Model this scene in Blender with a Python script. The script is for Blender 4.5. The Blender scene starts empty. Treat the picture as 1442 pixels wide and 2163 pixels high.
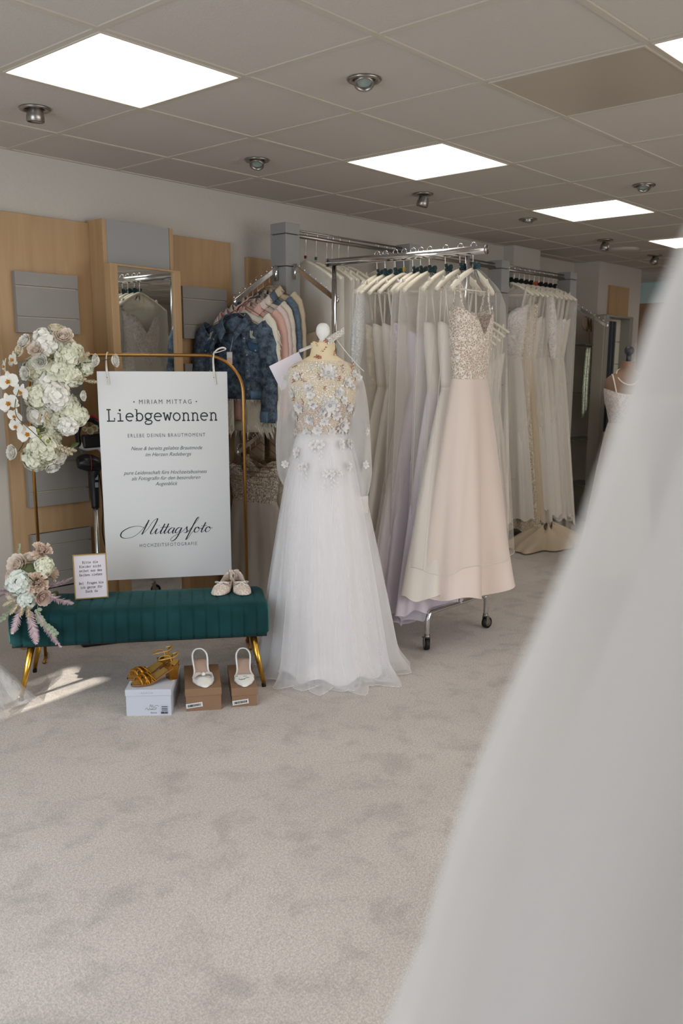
import bpy, bmesh, math, random
from mathutils import Vector, Matrix, noise
R = random.Random(7)
PI = math.pi
sin, cos = math.sin, math.cos
S = bpy.context.scene
COL = S.collection

# ------------------------------------------------------------------ camera
cd = bpy.data.cameras.new('camera')
cam = bpy.data.objects.new('camera', cd)
COL.objects.link(cam)
S.camera = cam
_f = Vector((0.73639, 0.646656, -0.198912)).normalized()
_r = Vector((0.660142, -0.751138, 0.001982)).normalized()
_u = _r.cross(_f).normalized()
M = Matrix((( _r.x, _u.x, -_f.x, 0), (_r.y, _u.y, -_f.y, 0), (_r.z, _u.z, -_f.z, 0), (0, 0, 0, 1)))
M.translation = Vector((-1.83886, -4.3313, 1.45))
cam.matrix_world = M
cd.sensor_fit = 'VERTICAL'
cd.sensor_height = 36
cd.sensor_width = 24
cd.lens = 1911.0 / 2163 * 36
cd.shift_y = 91.8 / 2163
cd.clip_start = 0.02
cd.dof.use_dof = True
cd.dof.focus_distance = 4.0
cd.dof.aperture_fstop = 3.9

# ------------------------------------------------------------------ light
S.view_settings.view_transform = 'Standard'
S.view_settings.look = 'None'
S.view_settings.gamma = 1
S.view_settings.exposure = -0.12
S.view_settings.use_curve_mapping = False
wd = bpy.data.worlds.new('daylight')
S.world = wd
wd.use_nodes = True
wn = wd.node_tree.nodes
wn['Background'].inputs[0].default_value = (0.8, 0.9, 1.0, 1)
wn['Background'].inputs[1].default_value = 1.3

def area(name, loc, target, sx, sy, power, col):
    l = bpy.data.lights.new(name, 'AREA')
    l.shape = 'RECTANGLE'; l.size = sx; l.size_y = sy; l.energy = power; l.color = col
    o = bpy.data.objects.new(name, l); COL.objects.link(o)
    o.location = loc
    o.rotation_euler = (Vector(target) - Vector(loc)).to_track_quat('-Z', 'Y').to_euler()
    return o
area('window_daylight_left', (-2.86, -2.3, 1.35), (0, -2.1, 0.9), 1.6, 1.9, 60, (0.78, 0.89, 1.0))
area('window_daylight_front', (1.6, -7.2, 1.4), (1.4, 0, 0.9), 4.6, 2.0, 92, (1.0, 0.965, 0.92))
sl = bpy.data.lights.new('sun', 'SUN'); sl.energy = 6.5; sl.angle = 0.012; sl.color = (1.0, 0.93, 0.82)
so = bpy.data.objects.new('sun', sl); COL.objects.link(so)
SUN_DIR = Vector((0.80, 0.12, -0.56)).normalized()
so.rotation_euler = SUN_DIR.to_track_quat('-Z', 'Y').to_euler()

# ------------------------------------------------------------------ materials
def hexc(h):
    h = h.lstrip('#')
    c = [int(h[i:i + 2], 16) / 255 for i in (0, 2, 4)]
    return tuple((x / 12.92 if x <= 0.04045 else ((x + 0.055) / 1.055) ** 2.4) for x in c) + (1,)
MATS = {}
def mat(name, color, rough=0.6, metal=0.0, sheen=0.0, alpha=1.0, trans=0.0, transl=0.0, spec=0.5,
        var=0.0, vscale=8.0, vstretch=(1, 1, 1), bump=0.0, bscale=60.0, emit=0.0, coat=0.0):
    if name in MATS: return MATS[name]
    m = bpy.data.materials.new(name); m.use_nodes = True
    nt = m.node_tree; N = nt.nodes; L = nt.links
    b = N['Principled BSDF']; out = N['Material Output']
    c = hexc(color) if isinstance(color, str) else tuple(color) + (1,)
    b.inputs['Base Color'].default_value = c
    b.inputs['Roughness'].default_value = rough
    b.inputs['Metallic'].default_value = metal
    b.inputs['Specular IOR Level'].default_value = spec
    b.inputs['Sheen Weight'].default_value = sheen
    b.inputs['Transmission Weight'].default_value = trans
    b.inputs['Coat Weight'].default_value = coat
    if emit:
        b.inputs['Emission Color'].default_value = c
        b.inputs['Emission Strength'].default_value = emit
    tc = N.new('ShaderNodeTexCoord')
    if var or bump:
        mp = N.new('ShaderNodeMapping'); mp.inputs['Scale'].default_value = vstretch
        L.new(tc.outputs['Object'], mp.inputs[0])
    if var:
        n = N.new('ShaderNodeTexNoise'); n.inputs['Scale'].default_value = vscale; n.inputs['Detail'].default_value = 5
        L.new(mp.outputs[0], n.inputs['Vector'])
        mx = N.new('ShaderNodeMix'); mx.data_type = 'RGBA'
        mx.inputs[6].default_value = tuple(max(0, x * (1 - var)) for x in c[:3]) + (1,)
        mx.inputs[7].default_value = tuple(min(1, x * (1 + var)) for x in c[:3]) + (1,)
        cr = N.new('ShaderNodeMapRange'); cr.inputs[1].default_value = 0.3; cr.inputs[2].default_value = 0.7
        L.new(n.outputs[0], cr.inputs[0]); L.new(cr.outputs[0], mx.inputs[0]); L.new(mx.outputs[2], b.inputs['Base Color'])
    if bump:
        n2 = N.new('ShaderNodeTexNoise'); n2.inputs['Scale'].default_value = bscale; n2.inputs['Detail'].default_value = 3
        L.new(mp.outputs[0], n2.inputs['Vector'])
        bp = N.new('ShaderNodeBump'); bp.inputs['Strength'].default_value = bump; bp.inputs['Distance'].default_value = 0.01
        L.new(n2.outputs[0], bp.inputs['Height']); L.new(bp.outputs[0], b.inputs['Normal'])
    last = b.outputs[0]
    if transl:
        t = N.new('ShaderNodeBsdfTranslucent'); t.inputs[0].default_value = c
        ms = N.new('ShaderNodeMixShader'); ms.inputs[0].default_value = transl
        L.new(last, ms.inputs[1]); L.new(t.outputs[0], ms.inputs[2]); last = ms.outputs[0]
    if alpha < 1:
        t = N.new('ShaderNodeBsdfTransparent')
        ms = N.new('ShaderNodeMixShader'); ms.inputs[0].default_value = alpha
        # sheer cloth covers more where it is seen edge-on
        lw = N.new('ShaderNodeLayerWeight'); lw.inputs[0].default_value = 0.35
        mr = N.new('ShaderNodeMapRange'); mr.inputs[3].default_value = alpha; mr.inputs[4].default_value = min(1, alpha * 2.1)
        L.new(lw.outputs['Facing'], mr.inputs[0]); L.new(mr.outputs[0], ms.inputs[0])
        L.new(t.outputs[0], ms.inputs[1]); L.new(last, ms.inputs[2]); last = ms.outputs[0]
    L.new(last, out.inputs[0])
    MATS[name] = m
    return m

def lace_mat(name, thread, ground, scale=38.0, galpha=1.0, thr=0.5, seed=0.0, dist=1.2, bump=0.5):
    """thread pattern of lace over a ground cloth (or over open net when galpha < 1)"""
    if name in MATS: return MATS[name]
    m = bpy.data.materials.new(name); m.use_nodes = True
    nt = m.node_tree; N = nt.nodes; L = nt.links
    b = N['Principled BSDF']; out = N['Material Output']
    tc = N.new('ShaderNodeTexCoord')
    n = N.new('ShaderNodeTexNoise'); n.inputs['Scale'].default_value = scale * 0.35
    mp = N.new('ShaderNodeMapping'); mp.inputs['Location'].default_value = (seed, seed * 1.7, seed)
    L.new(tc.outputs['Object'], mp.inputs[0]); L.new(mp.outputs[0], n.inputs['Vector'])
    va = N.new('ShaderNodeVectorMath'); va.operation = 'MULTIPLY_ADD'
    va.inputs[1].default_value = (dist / scale * 3,) * 3
    L.new(n.outputs[1], va.inputs[0]); L.new(mp.outputs[0], va.inputs[2])
    v = N.new('ShaderNodeTexVoronoi'); v.feature = 'DISTANCE_TO_EDGE'; v.inputs['Scale'].default_value = scale
    L.new(va.outputs[0], v.inputs['Vector'])
    v2 = N.new('ShaderNodeTexVoronoi'); v2.inputs['Scale'].default_value = scale * 0.45
    L.new(va.outputs[0], v2.inputs['Vector'])
    ad = N.new('ShaderNodeMath'); ad.operation = 'MULTIPLY'; L.new(v.outputs[0], ad.inputs[0]); ad.inputs[1].default_value = 3.0
    mn = N.new('ShaderNodeMath'); mn.operation = 'MINIMUM'; L.new(ad.outputs[0], mn.inputs[0]); L.new(v2.outputs[0], mn.inputs[1])
    r = N.new('ShaderNodeMapRange'); r.inputs[1].default_value = thr * 0.5; r.inputs[2].default_value = thr * 0.5 + 0.12
    r.inputs[3].default_value = 1; r.inputs[4].default_value = 0
    L.new(mn.outputs[0], r.inputs[0])
    mx = N.new('ShaderNodeMix'); mx.data_type = 'RGBA'
    mx.inputs[6].default_value = hexc(ground); mx.inputs[7].default_value = hexc(thread)
    L.new(r.outputs[0], mx.inputs[0]); L.new(mx.outputs[2], b.inputs['Base Color'])
    b.inputs['Roughness'].default_value = 0.7
    bp = N.new('ShaderNodeBump'); bp.inputs['Strength'].default_value = bump; bp.inputs['Distance'].default_value = 0.004
    L.new(r.outputs[0], bp.inputs['Height']); L.new(bp.outputs[0], b.inputs['Normal'])
    last = b.outputs[0]
    if galpha < 1:
        t = N.new('ShaderNodeBsdfTransparent'); ms = N.new('ShaderNodeMixShader')
        ma = N.new('ShaderNodeMapRange'); ma.inputs[3].default_value = galpha; ma.inputs[4].default_value = 1
        L.new(r.outputs[0], ma.inputs[0]); L.new(ma.outputs[0], ms.inputs[0])
        L.new(t.outputs[0], ms.inputs[1]); L.new(last, ms.inputs[2]); last = ms.outputs[0]
    L.new(last, out.inputs[0]); MATS[name] = m
    return m

def carpet_mat():
    m = bpy.data.materials.new('carpet'); m.use_nodes = True
    nt = m.node_tree; N = nt.nodes; L = nt.links; b = N['Principled BSDF']
    b.inputs['Roughness'].default_value = 0.95; b.inputs['Specular IOR Level'].default_value = 0.1
    b.inputs['Sheen Weight'].default_value = 0.25
    tc = N.new('ShaderNodeTexCoord')
    def nz(scale, det, stretch=(1, 1, 1), d=0.0, rg=0.5):
        mp = N.new('ShaderNodeMapping'); mp.inputs['Scale'].default_value = stretch; L.new(tc.outputs['Object'], mp.inputs[0])
        n = N.new('ShaderNodeTexNoise'); n.inputs['Scale'].default_value = scale; n.inputs['Detail'].default_value = det
        n.inputs['Distortion'].default_value = d; n.inputs['Roughness'].default_value = rg
        L.new(mp.outputs[0], n.inputs['Vector']); return n.outputs[0]
    def rng(s, a, bb, c, d):
        r = N.new('ShaderNodeMapRange'); L.new(s, r.inputs[0])
        for i, x in zip((1, 2, 3, 4), (a, bb, c, d)): r.inputs[i].default_value = x
        return r.outputs[0]
    def mul(a, c):
        q = N.new('ShaderNodeMath'); q.operation = 'MULTIPLY'; L.new(a, q.inputs[0]); L.new(c, q.inputs[1]); return q.outputs[0]
    # footprints and vacuum strokes lay the pile over in patches
    nap = rng(nz(6.5, 7, (1, 1, 1), 0.35, 0.66), 0.34, 0.50, 0.80, 1.0)
    nap2 = rng(nz(1.3, 3, (1, 1.6, 1), 0.4), 0.35, 0.65, 0.93, 1.04)
    tuft = rng(nz(300, 2), 0.34, 0.66, 0.66, 1.22)
    tuft2 = rng(nz(120, 2), 0.35, 0.65, 0.86, 1.10)
    k = mul(mul(nap, nap2), mul(tuft, tuft2))
    vm = N.new('ShaderNodeVectorMath'); vm.operation = 'SCALE'; vm.inputs[0].default_value = hexc('#d8cec6')[:3]
    L.new(k, vm.inputs['Scale']); L.new(vm.outputs[0], b.inputs['Base Color'])
    bp = N.new('ShaderNodeBump'); bp.inputs['Strength'].default_value = 0.8; bp.inputs['Distance'].default_value = 0.006
    ad = N.new('ShaderNodeMath'); ad.operation = 'ADD'; L.new(nz(300, 3), ad.inputs[0]); L.new(nz(40, 3), ad.inputs[1])
    L.new(ad.outputs[0], bp.inputs['Height']); L.new(bp.outputs[0], b.inputs['Normal'])
    return m

def wood_mat(name, c1, c2):
    m = bpy.data.materials.new(name); m.use_nodes = True
    nt = m.node_tree; N = nt.nodes; L = nt.links; b = N['Principled BSDF']
    b.inputs['Roughness'].default_value = 0.45
    tc = N.new('ShaderNodeTexCoord'); mp = N.new('ShaderNodeMapping'); mp.inputs['Scale'].default_value = (9, 9, 0.7)
    L.new(tc.outputs['Object'], mp.inputs[0])
    n = N.new('ShaderNodeTexNoise'); n.inputs['Scale'].default_value = 2.4; n.inputs['Detail'].default_value = 8; n.inputs['Distortion'].default_value = 0.8
    L.new(mp.outputs[0], n.inputs['Vector'])
    r = N.new('ShaderNodeMapRange'); r.inputs[1].default_value = 0.3; r.inputs[2].default_value = 0.7; L.new(n.outputs[0], r.inputs[0])
    mx = N.new('ShaderNodeMix'); mx.data_type = 'RGBA'; mx.inputs[6].default_value = hexc(c1); mx.inputs[7].default_value = hexc(c2)
    L.new(r.outputs[0], mx.inputs[0]); L.new(mx.outputs[2], b.inputs['Base Color'])
    return m

def denim_mat(name, c1, c2):
    m = bpy.data.materials.new(name); m.use_nodes = True
    nt = m.node_tree; N = nt.nodes; L = nt.links; b = N['Principled BSDF']
    b.inputs['Roughness'].default_value = 0.85
    tc = N.new('ShaderNodeTexCoord')
    n = N.new('ShaderNodeTexNoise'); n.inputs['Scale'].default_value = 26; n.inputs['Detail'].default_value = 9; n.inputs['Roughness'].default_value = 0.72
    L.new(tc.outputs['Object'], n.inputs['Vector'])
    r = N.new('ShaderNodeMapRange'); r.inputs[1].default_value = 0.40; r.inputs[2].default_value = 0.78; L.new(n.outputs[0], r.inputs[0])
    mx = N.new('ShaderNodeMix'); mx.data_type = 'RGBA'; mx.inputs[6].default_value = hexc(c1); mx.inputs[7].default_value = hexc(c2)
    L.new(r.outputs[0], mx.inputs[0]); L.new(mx.outputs[2], b.inputs['Base Color'])
    w = N.new('ShaderNodeTexNoise'); w.inputs['Scale'].default_value = 260
    L.new(tc.outputs['Object'], w.inputs['Vector'])
    bp = N.new('ShaderNodeBump'); bp.inputs['Strength'].default_value = 0.5; bp.inputs['Distance'].default_value = 0.003
    L.new(w.outputs[0], bp.inputs['Height']); L.new(bp.outputs[0], b.inputs['Normal'])
    return m

CHROME = mat('chrome', '#d8d8da', rough=0.12, metal=1.0)
DULLCHROME = mat('brushed_metal', '#a09a94', rough=0.34, metal=1.0)
GOLD = mat('brass', '#b98a4e', rough=0.28, metal=1.0)
SHINYGOLD = mat('polished_gold', '#d9a94a', rough=0.27, metal=1.0)
ROSEGOLD = mat('rose_gold_wire', '#b98a78', rough=0.3, metal=1.0)
WALLM = mat('plaster', '#bdb6ad', rough=0.9, bump=0.25, bscale=30)
CEILM = mat('ceiling_tile', '#bcb4ab', rough=0.9, bump=0.2, bscale=120)
BARM = mat('ceiling_bar', '#bbb2a4', rough=0.5)
WOOD = wood_mat('maple_veneer', '#a5845f', '#b3926b')
GREY = mat('grey_laminate', '#8d8883', rough=0.45, var=0.03)
GREYP = mat('grey_pillar', '#92918f', rough=0.45)
WHITE = mat('white_paint', '#e9e6e2', rough=0.5)
BLACK = mat('black_plastic', '#0e0e10', rough=0.35)
RUBBER = mat('black_rubber', '#121214', rough=0.6)
IVORY = mat('ivory_satin', '#f2ebe2', rough=0.55, sheen=0.3, transl=0.25, bump=0.15, bscale=25)
CREAM = mat('cream_crepe', '#ece4d8', rough=0.7, sheen=0.3, transl=0.25, bump=0.15, bscale=25)
BLUSH = mat('blush_satin', '#f2e0d6', rough=0.5, sheen=0.3, transl=0.2, bump=0.12, bscale=20)
LILAC = mat('lilac_white_satin', '#e6deea', rough=0.5, sheen=0.3, transl=0.25, bump=0.15, bscale=25)
CHAMP = mat('champagne_satin', '#d3c1a6', rough=0.6, sheen=0.3, transl=0.1)
TULLE = mat('white_tulle', '#f3f0ee', rough=0.85, alpha=0.30, transl=0.3)
TULLE2 = mat('soft_tulle', '#efe9e2', rough=0.85, alpha=0.42, transl=0.3)
COVER = mat('organza_cover', '#faf6ef', rough=0.6, alpha=0.24, transl=0.4)
COVER3 = mat('thin_organza_cover', '#ece6dc', rough=0.6, alpha=0.13, transl=0.25)
COVER2 = mat('dense_organza_cover', '#faf6ef', rough=0.6, alpha=0.42, transl=0.25)
HANGW = mat('white_hanger', '#ece4d2', rough=0.45)
TEAL = mat('teal_ribbon', '#0d3a42', rough=0.5, sheen=0.2)
YELLOWT = mat('yellow_tag', '#b99a1c', rough=0.5)

# ------------------------------------------------------------------ mesh helpers
class MB:
    def __init__(s): s.v = []; s.f = []
    def add(s, vs, fs):
        o = len(s.v); s.v += [tuple(v) for v in vs]; s.f += [tuple(i + o for i in f) for f in fs]; return s
    def box(s, x0, x1, y0, y1, z0, z1):
        return s.add([(x0, y0, z0), (x1, y0, z0), (x1, y1, z0), (x0, y1, z0), (x0, y0, z1), (x1, y0, z1), (x1, y1, z1), (x0, y1, z1)],
                     [(0, 3, 2, 1), (4, 5, 6, 7), (0, 1, 5, 4), (1, 2, 6, 5), (2, 3, 7, 6), (3, 0, 4, 7)])
    def obox(s, c, ax, ay, az, hx, hy, hz):
        c, ax, ay, az = map(Vector, (c, ax, ay, az)); vs = []
        for k in (-1, 1):
            for j, i in ((-1, -1), (-1, 1), (1, 1), (1, -1)): vs.append(c + ax * i * hx + ay * j * hy + az * k * hz)
        return s.add(vs, [(0, 3, 2, 1), (4, 5, 6, 7), (0, 1, 5, 4), (1, 2, 6, 5), (2, 3, 7, 6), (3, 0, 4, 7)])
    def tube(s, pts, r, n=8, cap=True, flat=1.0):
        pts = [Vector(p) for p in pts]; m = len(pts)
        rs = r if isinstance(r, (list, tuple)) else [r] * m
        vs = []; up = None
        for i, p in enumerate(pts):
            t = (pts[min(i + 1, m - 1)] - pts[max(i - 1, 0)]).normalized()
            if up is None:
                up = Vector((0, 0, 1)) if abs(t.z) < 0.9 else Vector((1, 0, 0))
            a = (up - t * up.dot(t))
            if a.length < 1e-5: a = t.orthogonal()
            a.normalize(); up = a; b = t.cross(a)
            for k in range(n):
                q = 2 * PI * k / n; vs.append(p + a * cos(q) * rs[i] + b * sin(q) * rs[i] * flat)
        fs = [(i * n + k, i * n + (k + 1) % n, (i + 1) * n + (k + 1) % n, (i + 1) * n + k) for i in range(m - 1) for k in range(n)]
        if cap: fs += [tuple(range(n - 1, -1, -1)), tuple(range((m - 1) * n, m * n))]
        return s.add(vs, fs)
    def cyl(s, a, b, r, n=16, r2=None): return s.tube([a, b], [r, r if r2 is None else r2], n)
    def lathe(s, prof, n=24, o=(0, 0, 0), sx=1, sy=1):
        vs = [(o[0] + r * cos(2 * PI * k / n) * sx, o[1] + r * sin(2 * PI * k / n) * sy, o[2] + z) for r, z in prof for k in range(n)]
        fs = [(i * n + k, i * n + (k + 1) % n, (i + 1) * n + (k + 1) % n, (i + 1) * n + k) for i in range(len(prof) - 1) for k in range(n)]
        return s.add(vs, fs)
    def ball(s, c, r, n=12, sx=1, sy=1, sz=1):
        pr = [(max(1e-4, sin(PI * i / n)) * r, -cos(PI * i / n) * r * sz) for i in range(n + 1)]
        return s.lathe(pr, n + 4, c, sx, sy)
    def grid(s, fn, nu, nv, closed=False):
        vs = [fn(i / (nu if closed else nu - 1), j / (nv - 1)) for j in range(nv) for i in range(nu)]
        fs = []
        for j in range(nv - 1):
            for i in range(nu if closed else nu - 1):
                k = (i + 1) % nu; fs.append((j * nu + i, j * nu + k, (j + 1) * nu + k, (j + 1) * nu + i))
        return s.add(vs, fs)
    def build(s, name, m, parent=None, smooth=False, solid=0.0, bevel=0.0, loc=None):
        me = bpy.data.meshes.new(name); me.from_pydata([tuple(v) for v in s.v], [], s.f); me.update()
        if m: me.materials.append(m)
        if smooth: me.polygons.foreach_set('use_smooth', [True] * len(me.polygons))
        o = bpy.data.objects.new(name, me); COL.objects.link(o)
        if parent: o.parent = parent
        if loc: o.location = loc
        if solid:
            md = o.modifiers.new('t', 'SOLIDIFY'); md.thickness = solid; md.offset = 0
        if bevel:
            md = o.modifiers.new('b', 'BEVEL'); md.width = bevel; md.segments = 2; md.limit_method = 'ANGLE'
        return o

def tag(o, label=None, cat=None, group=None, kind=None):
    if label: o['label'] = label
    if cat: o['category'] = cat
    if group: o['group'] = group
    if kind: o['kind'] = kind
    return o
def thing(name, label, cat, loc=(0, 0, 0), rz=0, group=None):
    o = bpy.data.objects.new(name, None); COL.objects.link(o); o.empty_display_size = 0.05
    o.location = loc; o.rotation_euler = (0, 0, rz)
    return tag(o, label, cat, group)
def struct(o, label=None): o['kind'] = 'structure'; return tag(o, label) if label else o
def dup(o, loc=None, label=None, group=None, rz=None, parent=None):
    c = o.copy(); COL.objects.link(c)
    if loc is not None: c.location = loc
    if rz is not None: c.rotation_euler = (0, 0, rz)
    if label: c['label'] = label
    if group: c['group'] = group
    if parent is not None: c.parent = parent
    for ch in [x for x in bpy.data.objects if x.parent == o]: dup(ch, parent=c)
    return c
def cr(pts, n=6, closed=False):
    """smooth curve through points"""
    P = [Vector(p) for p in pts]; out = []
    m = len(P); rng = range(m if closed else m - 1)
    for i in rng:
        g = (lambda k: P[k % m]) if closed else (lambda k: P[max(0, min(m - 1, k))])
        a, b, c, d = g(i - 1), g(i), g(i + 1), g(i + 2)
        for k in range(n):
            t = k / n
            out.append(0.5 * ((2 * b) + (c - a) * t + (2 * a - 5 * b + 4 * c - d) * t * t + (3 * b - a - 3 * c + d) * t ** 3))
    if not closed: out.append(P[-1])
    return out
def lerp_tab(tab, z):
    """tab: sorted list of (z, v1, v2...)"""
    if z <= tab[0][0]: return tab[0][1:]
    for a, b in zip(tab, tab[1:]):
        if z <= b[0]:
            t = (z - a[0]) / (b[0] - a[0]); t = t * t * (3 - 2 * t) * 0.5 + t * 0.5
            return tuple(x + (y - x) * t for x, y in zip(a[1:], b[1:]))
    return tab[-1][1:]

# ================================================================== SETTING
CH = 2.511
struct(MB().box(-2.9, 10.6, -7.2, 1.3, -0.06, 0.0).build('floor', carpet_mat()))
struct(MB().box(-2.9, 10.6, -7.2, 1.3, CH, CH + 0.1).build('ceiling', CEILM))
bars = MB()
for j in range(-1, 13):
    y = 0.18 - 0.625 * j
    if j == 0: y = -0.006
    if y > 0 and j >= 0: continue
    bars.box(-2.7, 10.5, y - 0.012, y + 0.012, CH - 0.005, CH + 0.001)
for i in range(-4, 17):
    x = 0.625 * i; bars.box(x - 0.012, x + 0.012, -7.05, 0.0, CH - 0.0045, CH + 0.0005)
struct(bars.build('trim_1', BARM), 'exposed metal grid bars of the suspended ceiling')
# back wall with its projecting pier, recess and far block
struct(MB().box(-2.9, 5.2, 0, 0.15, 0, CH).build('wall_back', WALLM))
struct(MB().box(5.2, 5.65, -0.1, 0.15, 0, CH).build('wall_back_pier', WALLM))
struct(MB().box(5.65, 6.72, 0.12, 0.3, 0, CH).build('wall_back_recess', WALLM))
struct(MB().box(6.72, 7.7, -0.15, 0.3, 0, CH).build('wall_back_far', WALLM))
struct(MB().box(7.7, 10.6, 0.9, 1.1, 0, CH).build('wall_back_annex', WALLM))
struct(MB().box(10.4, 10.6, -7.2, 1.1, 0, CH).build('wall_right', WALLM))
# window wall on the street side
wl = MB().box(-2.85, -2.7, -7.2, -3.2, 0, CH).box(-2.85, -2.7, -3.2, -0.95, 0, 0.3).box(-2.85, -2.7, -3.2, -0.95, 2.36, CH)
wl.box(-2.85, -2.7, -0.95, 0.15, 0, CH).box(-2.85, -2.7, -1.45, -1.27, 0.3, 2.36)  # openings sized for the light; the narrow one aims sun at the bench end
struct(wl.build('wall_left', WALLM))
wf = MB().box(-2.9, -0.8, -7.2, -7.05, 0, CH).box(4.0, 10.6, -7.2, -7.05, 0, CH).box(-0.8, 4.0, -7.2, -7.05, 0, 0.3).box(-0.8, 4.0, -7.2, -7.05, 2.4, CH)
struct(wf.build('wall_front', WALLM))
FR = mat('window_aluminium', '#5b5d60', rough=0.4, metal=0.5)
w1 = MB()
for y in (-3.2, -2.35, -1.48): w1.box(-2.8, -2.75, y, y + 0.05, 0.3, 2.3)
w1.box(-2.8, -2.75, -3.2, -1.45, 0.3, 0.35).box(-2.8, -2.75, -3.2, -1.45, 2.25, 2.3)
struct(w1.build('window_1', FR))
struct(MB().box(-6.2, -2.85, -8.2, -1.42, 2.4, 2.46).build('trim_2', GREY), 'unseen slab added outside the street window to block the sun')  # added out of view to keep sun off the wide window
w2 = MB()
for x in (-0.8, 0.4, 1.6, 2.8, 3.95): w2.box(x, x + 0.05, -7.15, -7.1, 0.3, 2.4)
struct(w2.build('window_2', FR))

# ceiling lamps
LEDM = mat('led_diffuser', (1.0, 0.955, 0.865), rough=0.4, emit=3.6)
OPAL = mat('unlit_diffuser', '#a79c8b', rough=0.3, var=0.05, vscale=1.5)
def led(i, j, label, lit=True):
    t = thing('led_panel' if lit else 'ceiling_panel', label, 'ceiling light', (0.625 * (i + 0.5), 0.18 - 0.625 * (j + 0.5), CH - 0.006), group='square ceiling light panels' if lit else None)
    a, b = 0.302, 0.295
    f = MB()
    for x0, x1, y0, y1 in ((-a, a, b, a), (-a, a, -a, -b), (-a, -b, -b, b), (b, a, -b, b)): f.box(x0, x1, y0, y1, -0.003, 0.006)
    f.build('frame', BARM, t)
    MB().box(-b, b, -b, b, 0.0, 0.004).build('diffuser', LEDM if lit else OPAL, t)
    return t
led(0, 2, 'glowing square ceiling panel above the flower arch, largest in view')
led(3, 2, 'glowing square ceiling panel above the middle of the rolling dress rack')
led(6, 2, 'glowing square ceiling panel above the far right gown rail')
led(9, 2, 'smallest glowing ceiling panel, at the far end of the room by the right edge')
led(2, 5, 'glowing ceiling panel cut off by the top right edge of the photo')
led(2, 4, 'unlit square ceiling panel with a wide frame beside the cut-off lit panel', lit=False)
for i, j in ((-3, 5), (-2, 2), (-1, 5), (2, 8), (-1, 8), (5, 5), (5, 8), (8, 5), (8, 8), (12, 2), (11, 5)):  # out of view; the last ones were added to brighten the far end
    led(i, j, 'glowing square ceiling panel out of view, added to light the rest of the shop')

DARK = mat('lamp_inside', '#2a2622', rough=0.6)
GLASSL = mat('lamp_lens', '#8d9a92', rough=0.1)
def downlight(x, y, tilt, az, drop, label):
    t = thing('downlight', label, 'ceiling spotlight', (x, y, CH), 0, 'small round recessed ceiling spotlights')
    MB().lathe([(0.042, -0.002), (0.062, -0.001), (0.065, -0.005), (0.060, -0.010), (0.046, -0.009), (0.042, -0.002)], 32).build('ring', DULLCHROME, t, True)
    MB().lathe([(0.0005, -0.001), (0.044, -0.001)], 24).build('recess', DARK, t)
    e = MB(); q = Matrix.Rotation(az, 3, 'Z') @ Matrix.Rotation(tilt, 3, 'X')
    pr = [(0.030, 0.03), (0.036, 0.0), (0.037, -0.022), (0.033, -0.025), (0.029, -0.014), (0.026, 0.0)]
    vs = []
    n = 20
    for r, z in pr:
        for k in range(n): vs.append(q @ Vector((r * cos(2 * PI * k / n), r * sin(2 * PI * k / n), z)) + Vector((0, 0, -drop)))
    e.add(vs, [(i * n + k, i * n + (k + 1) % n, (i + 1) * n + (k + 1) % n, (i + 1) * n + k) for i in range(len(pr) - 1) for k in range(n)])
    e.build('eyeball', DULLCHROME, t, True)
    l = MB(); vs = [q @ Vector((0.029 * cos(2 * PI * k / n), 0.029 * sin(2 * PI * k / n), -0.008)) + Vector((0, 0, -drop)) for k in range(n)]
    l.add(vs, [tuple(range(n))]); l.build('lens', GLASSL, t)
for a in ((0.341, -0.735, 0.1, 0, 0.03, 'round ceiling spotlight left of the largest glowing panel, eyeball hanging out'),
          (1.575, -0.755, 0.5, 2.2, 0.012, 'round ceiling spotlight above the mirror and maple panels'),
          (2.857, -0.86, 0.25, 0.5, 0.05, 'round ceiling spotlight with its eyeball hanging low in front of the second lit panel'),
          (4.09, -0.87, 0.2, 0, 0.0, 'round ceiling spotlight just left of the third lit panel'),
          (0.936, -2.001, 0.45, 2.3, 0.004, 'round ceiling spotlight nearest the viewer, lens visible'),
          (5.40, -0.83, 0.3, 1, 0.055, 'round ceiling spotlight hanging low beyond the third lit panel'),
          (3.469, -1.985, 0.4, 2, 0.004, 'dim round ceiling spotlight right of the second lit panel'),
          (6.62, -0.74, 0.3, 1, 0.05, 'farthest round ceiling spotlight before the back wall opening')):
    downlight(*a)
tag(MB().lathe([(0.001, -0.02), (0.10, -0.02), (0.13, -0.012), (0.135, 0)], 32, (6.03, -0.70, CH)).build('smoke_detector', CEILM, None, True),
    'flat round cream disc on the ceiling between the two far spotlights', 'smoke detector')

# ================================================================== WALL FITTINGS
def panel(x0, x1, z0, z1, label, y0=-0.03):
    return tag(MB().box(x0, x1, y0, -0.001, z0, z1).build('maple_board', WOOD, bevel=0.002), label, 'wall panel')
panel(0.506, 1.04, 0.0, 2.214, 'tall maple veneer wall panel behind the white flower garland')
panel(1.50, 2.035, 0.0, 2.214, 'tall maple veneer wall panel right of the mirror')
panel(2.172, 2.42, 0.0, 2.146, 'narrow maple wall panel behind the grey pillar with the jackets')
t = thing('mirror_pier', 'projecting maple wall unit with a grey board across its top', 'wall unit', (1.27, -0.0005, 0))
MB().box(-0.23, -0.205, -0.15, 0, 0, 2.225).box(0.205, 0.23, -0.15, 0, 0, 2.225).build('side_panel', WOOD, t)
MB().box(-0.205, 0.205, -0.13, -0.11, 0, 1.99).build('backboard', WOOD, t)
MB().box(-0.203, 0.203, -0.148, -0.04, 1.93, 2.222).build('header_board', GREYP, t)
MIRR = mat('mirror_glass', '#e9edea', rough=0.01, metal=1.0)
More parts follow.
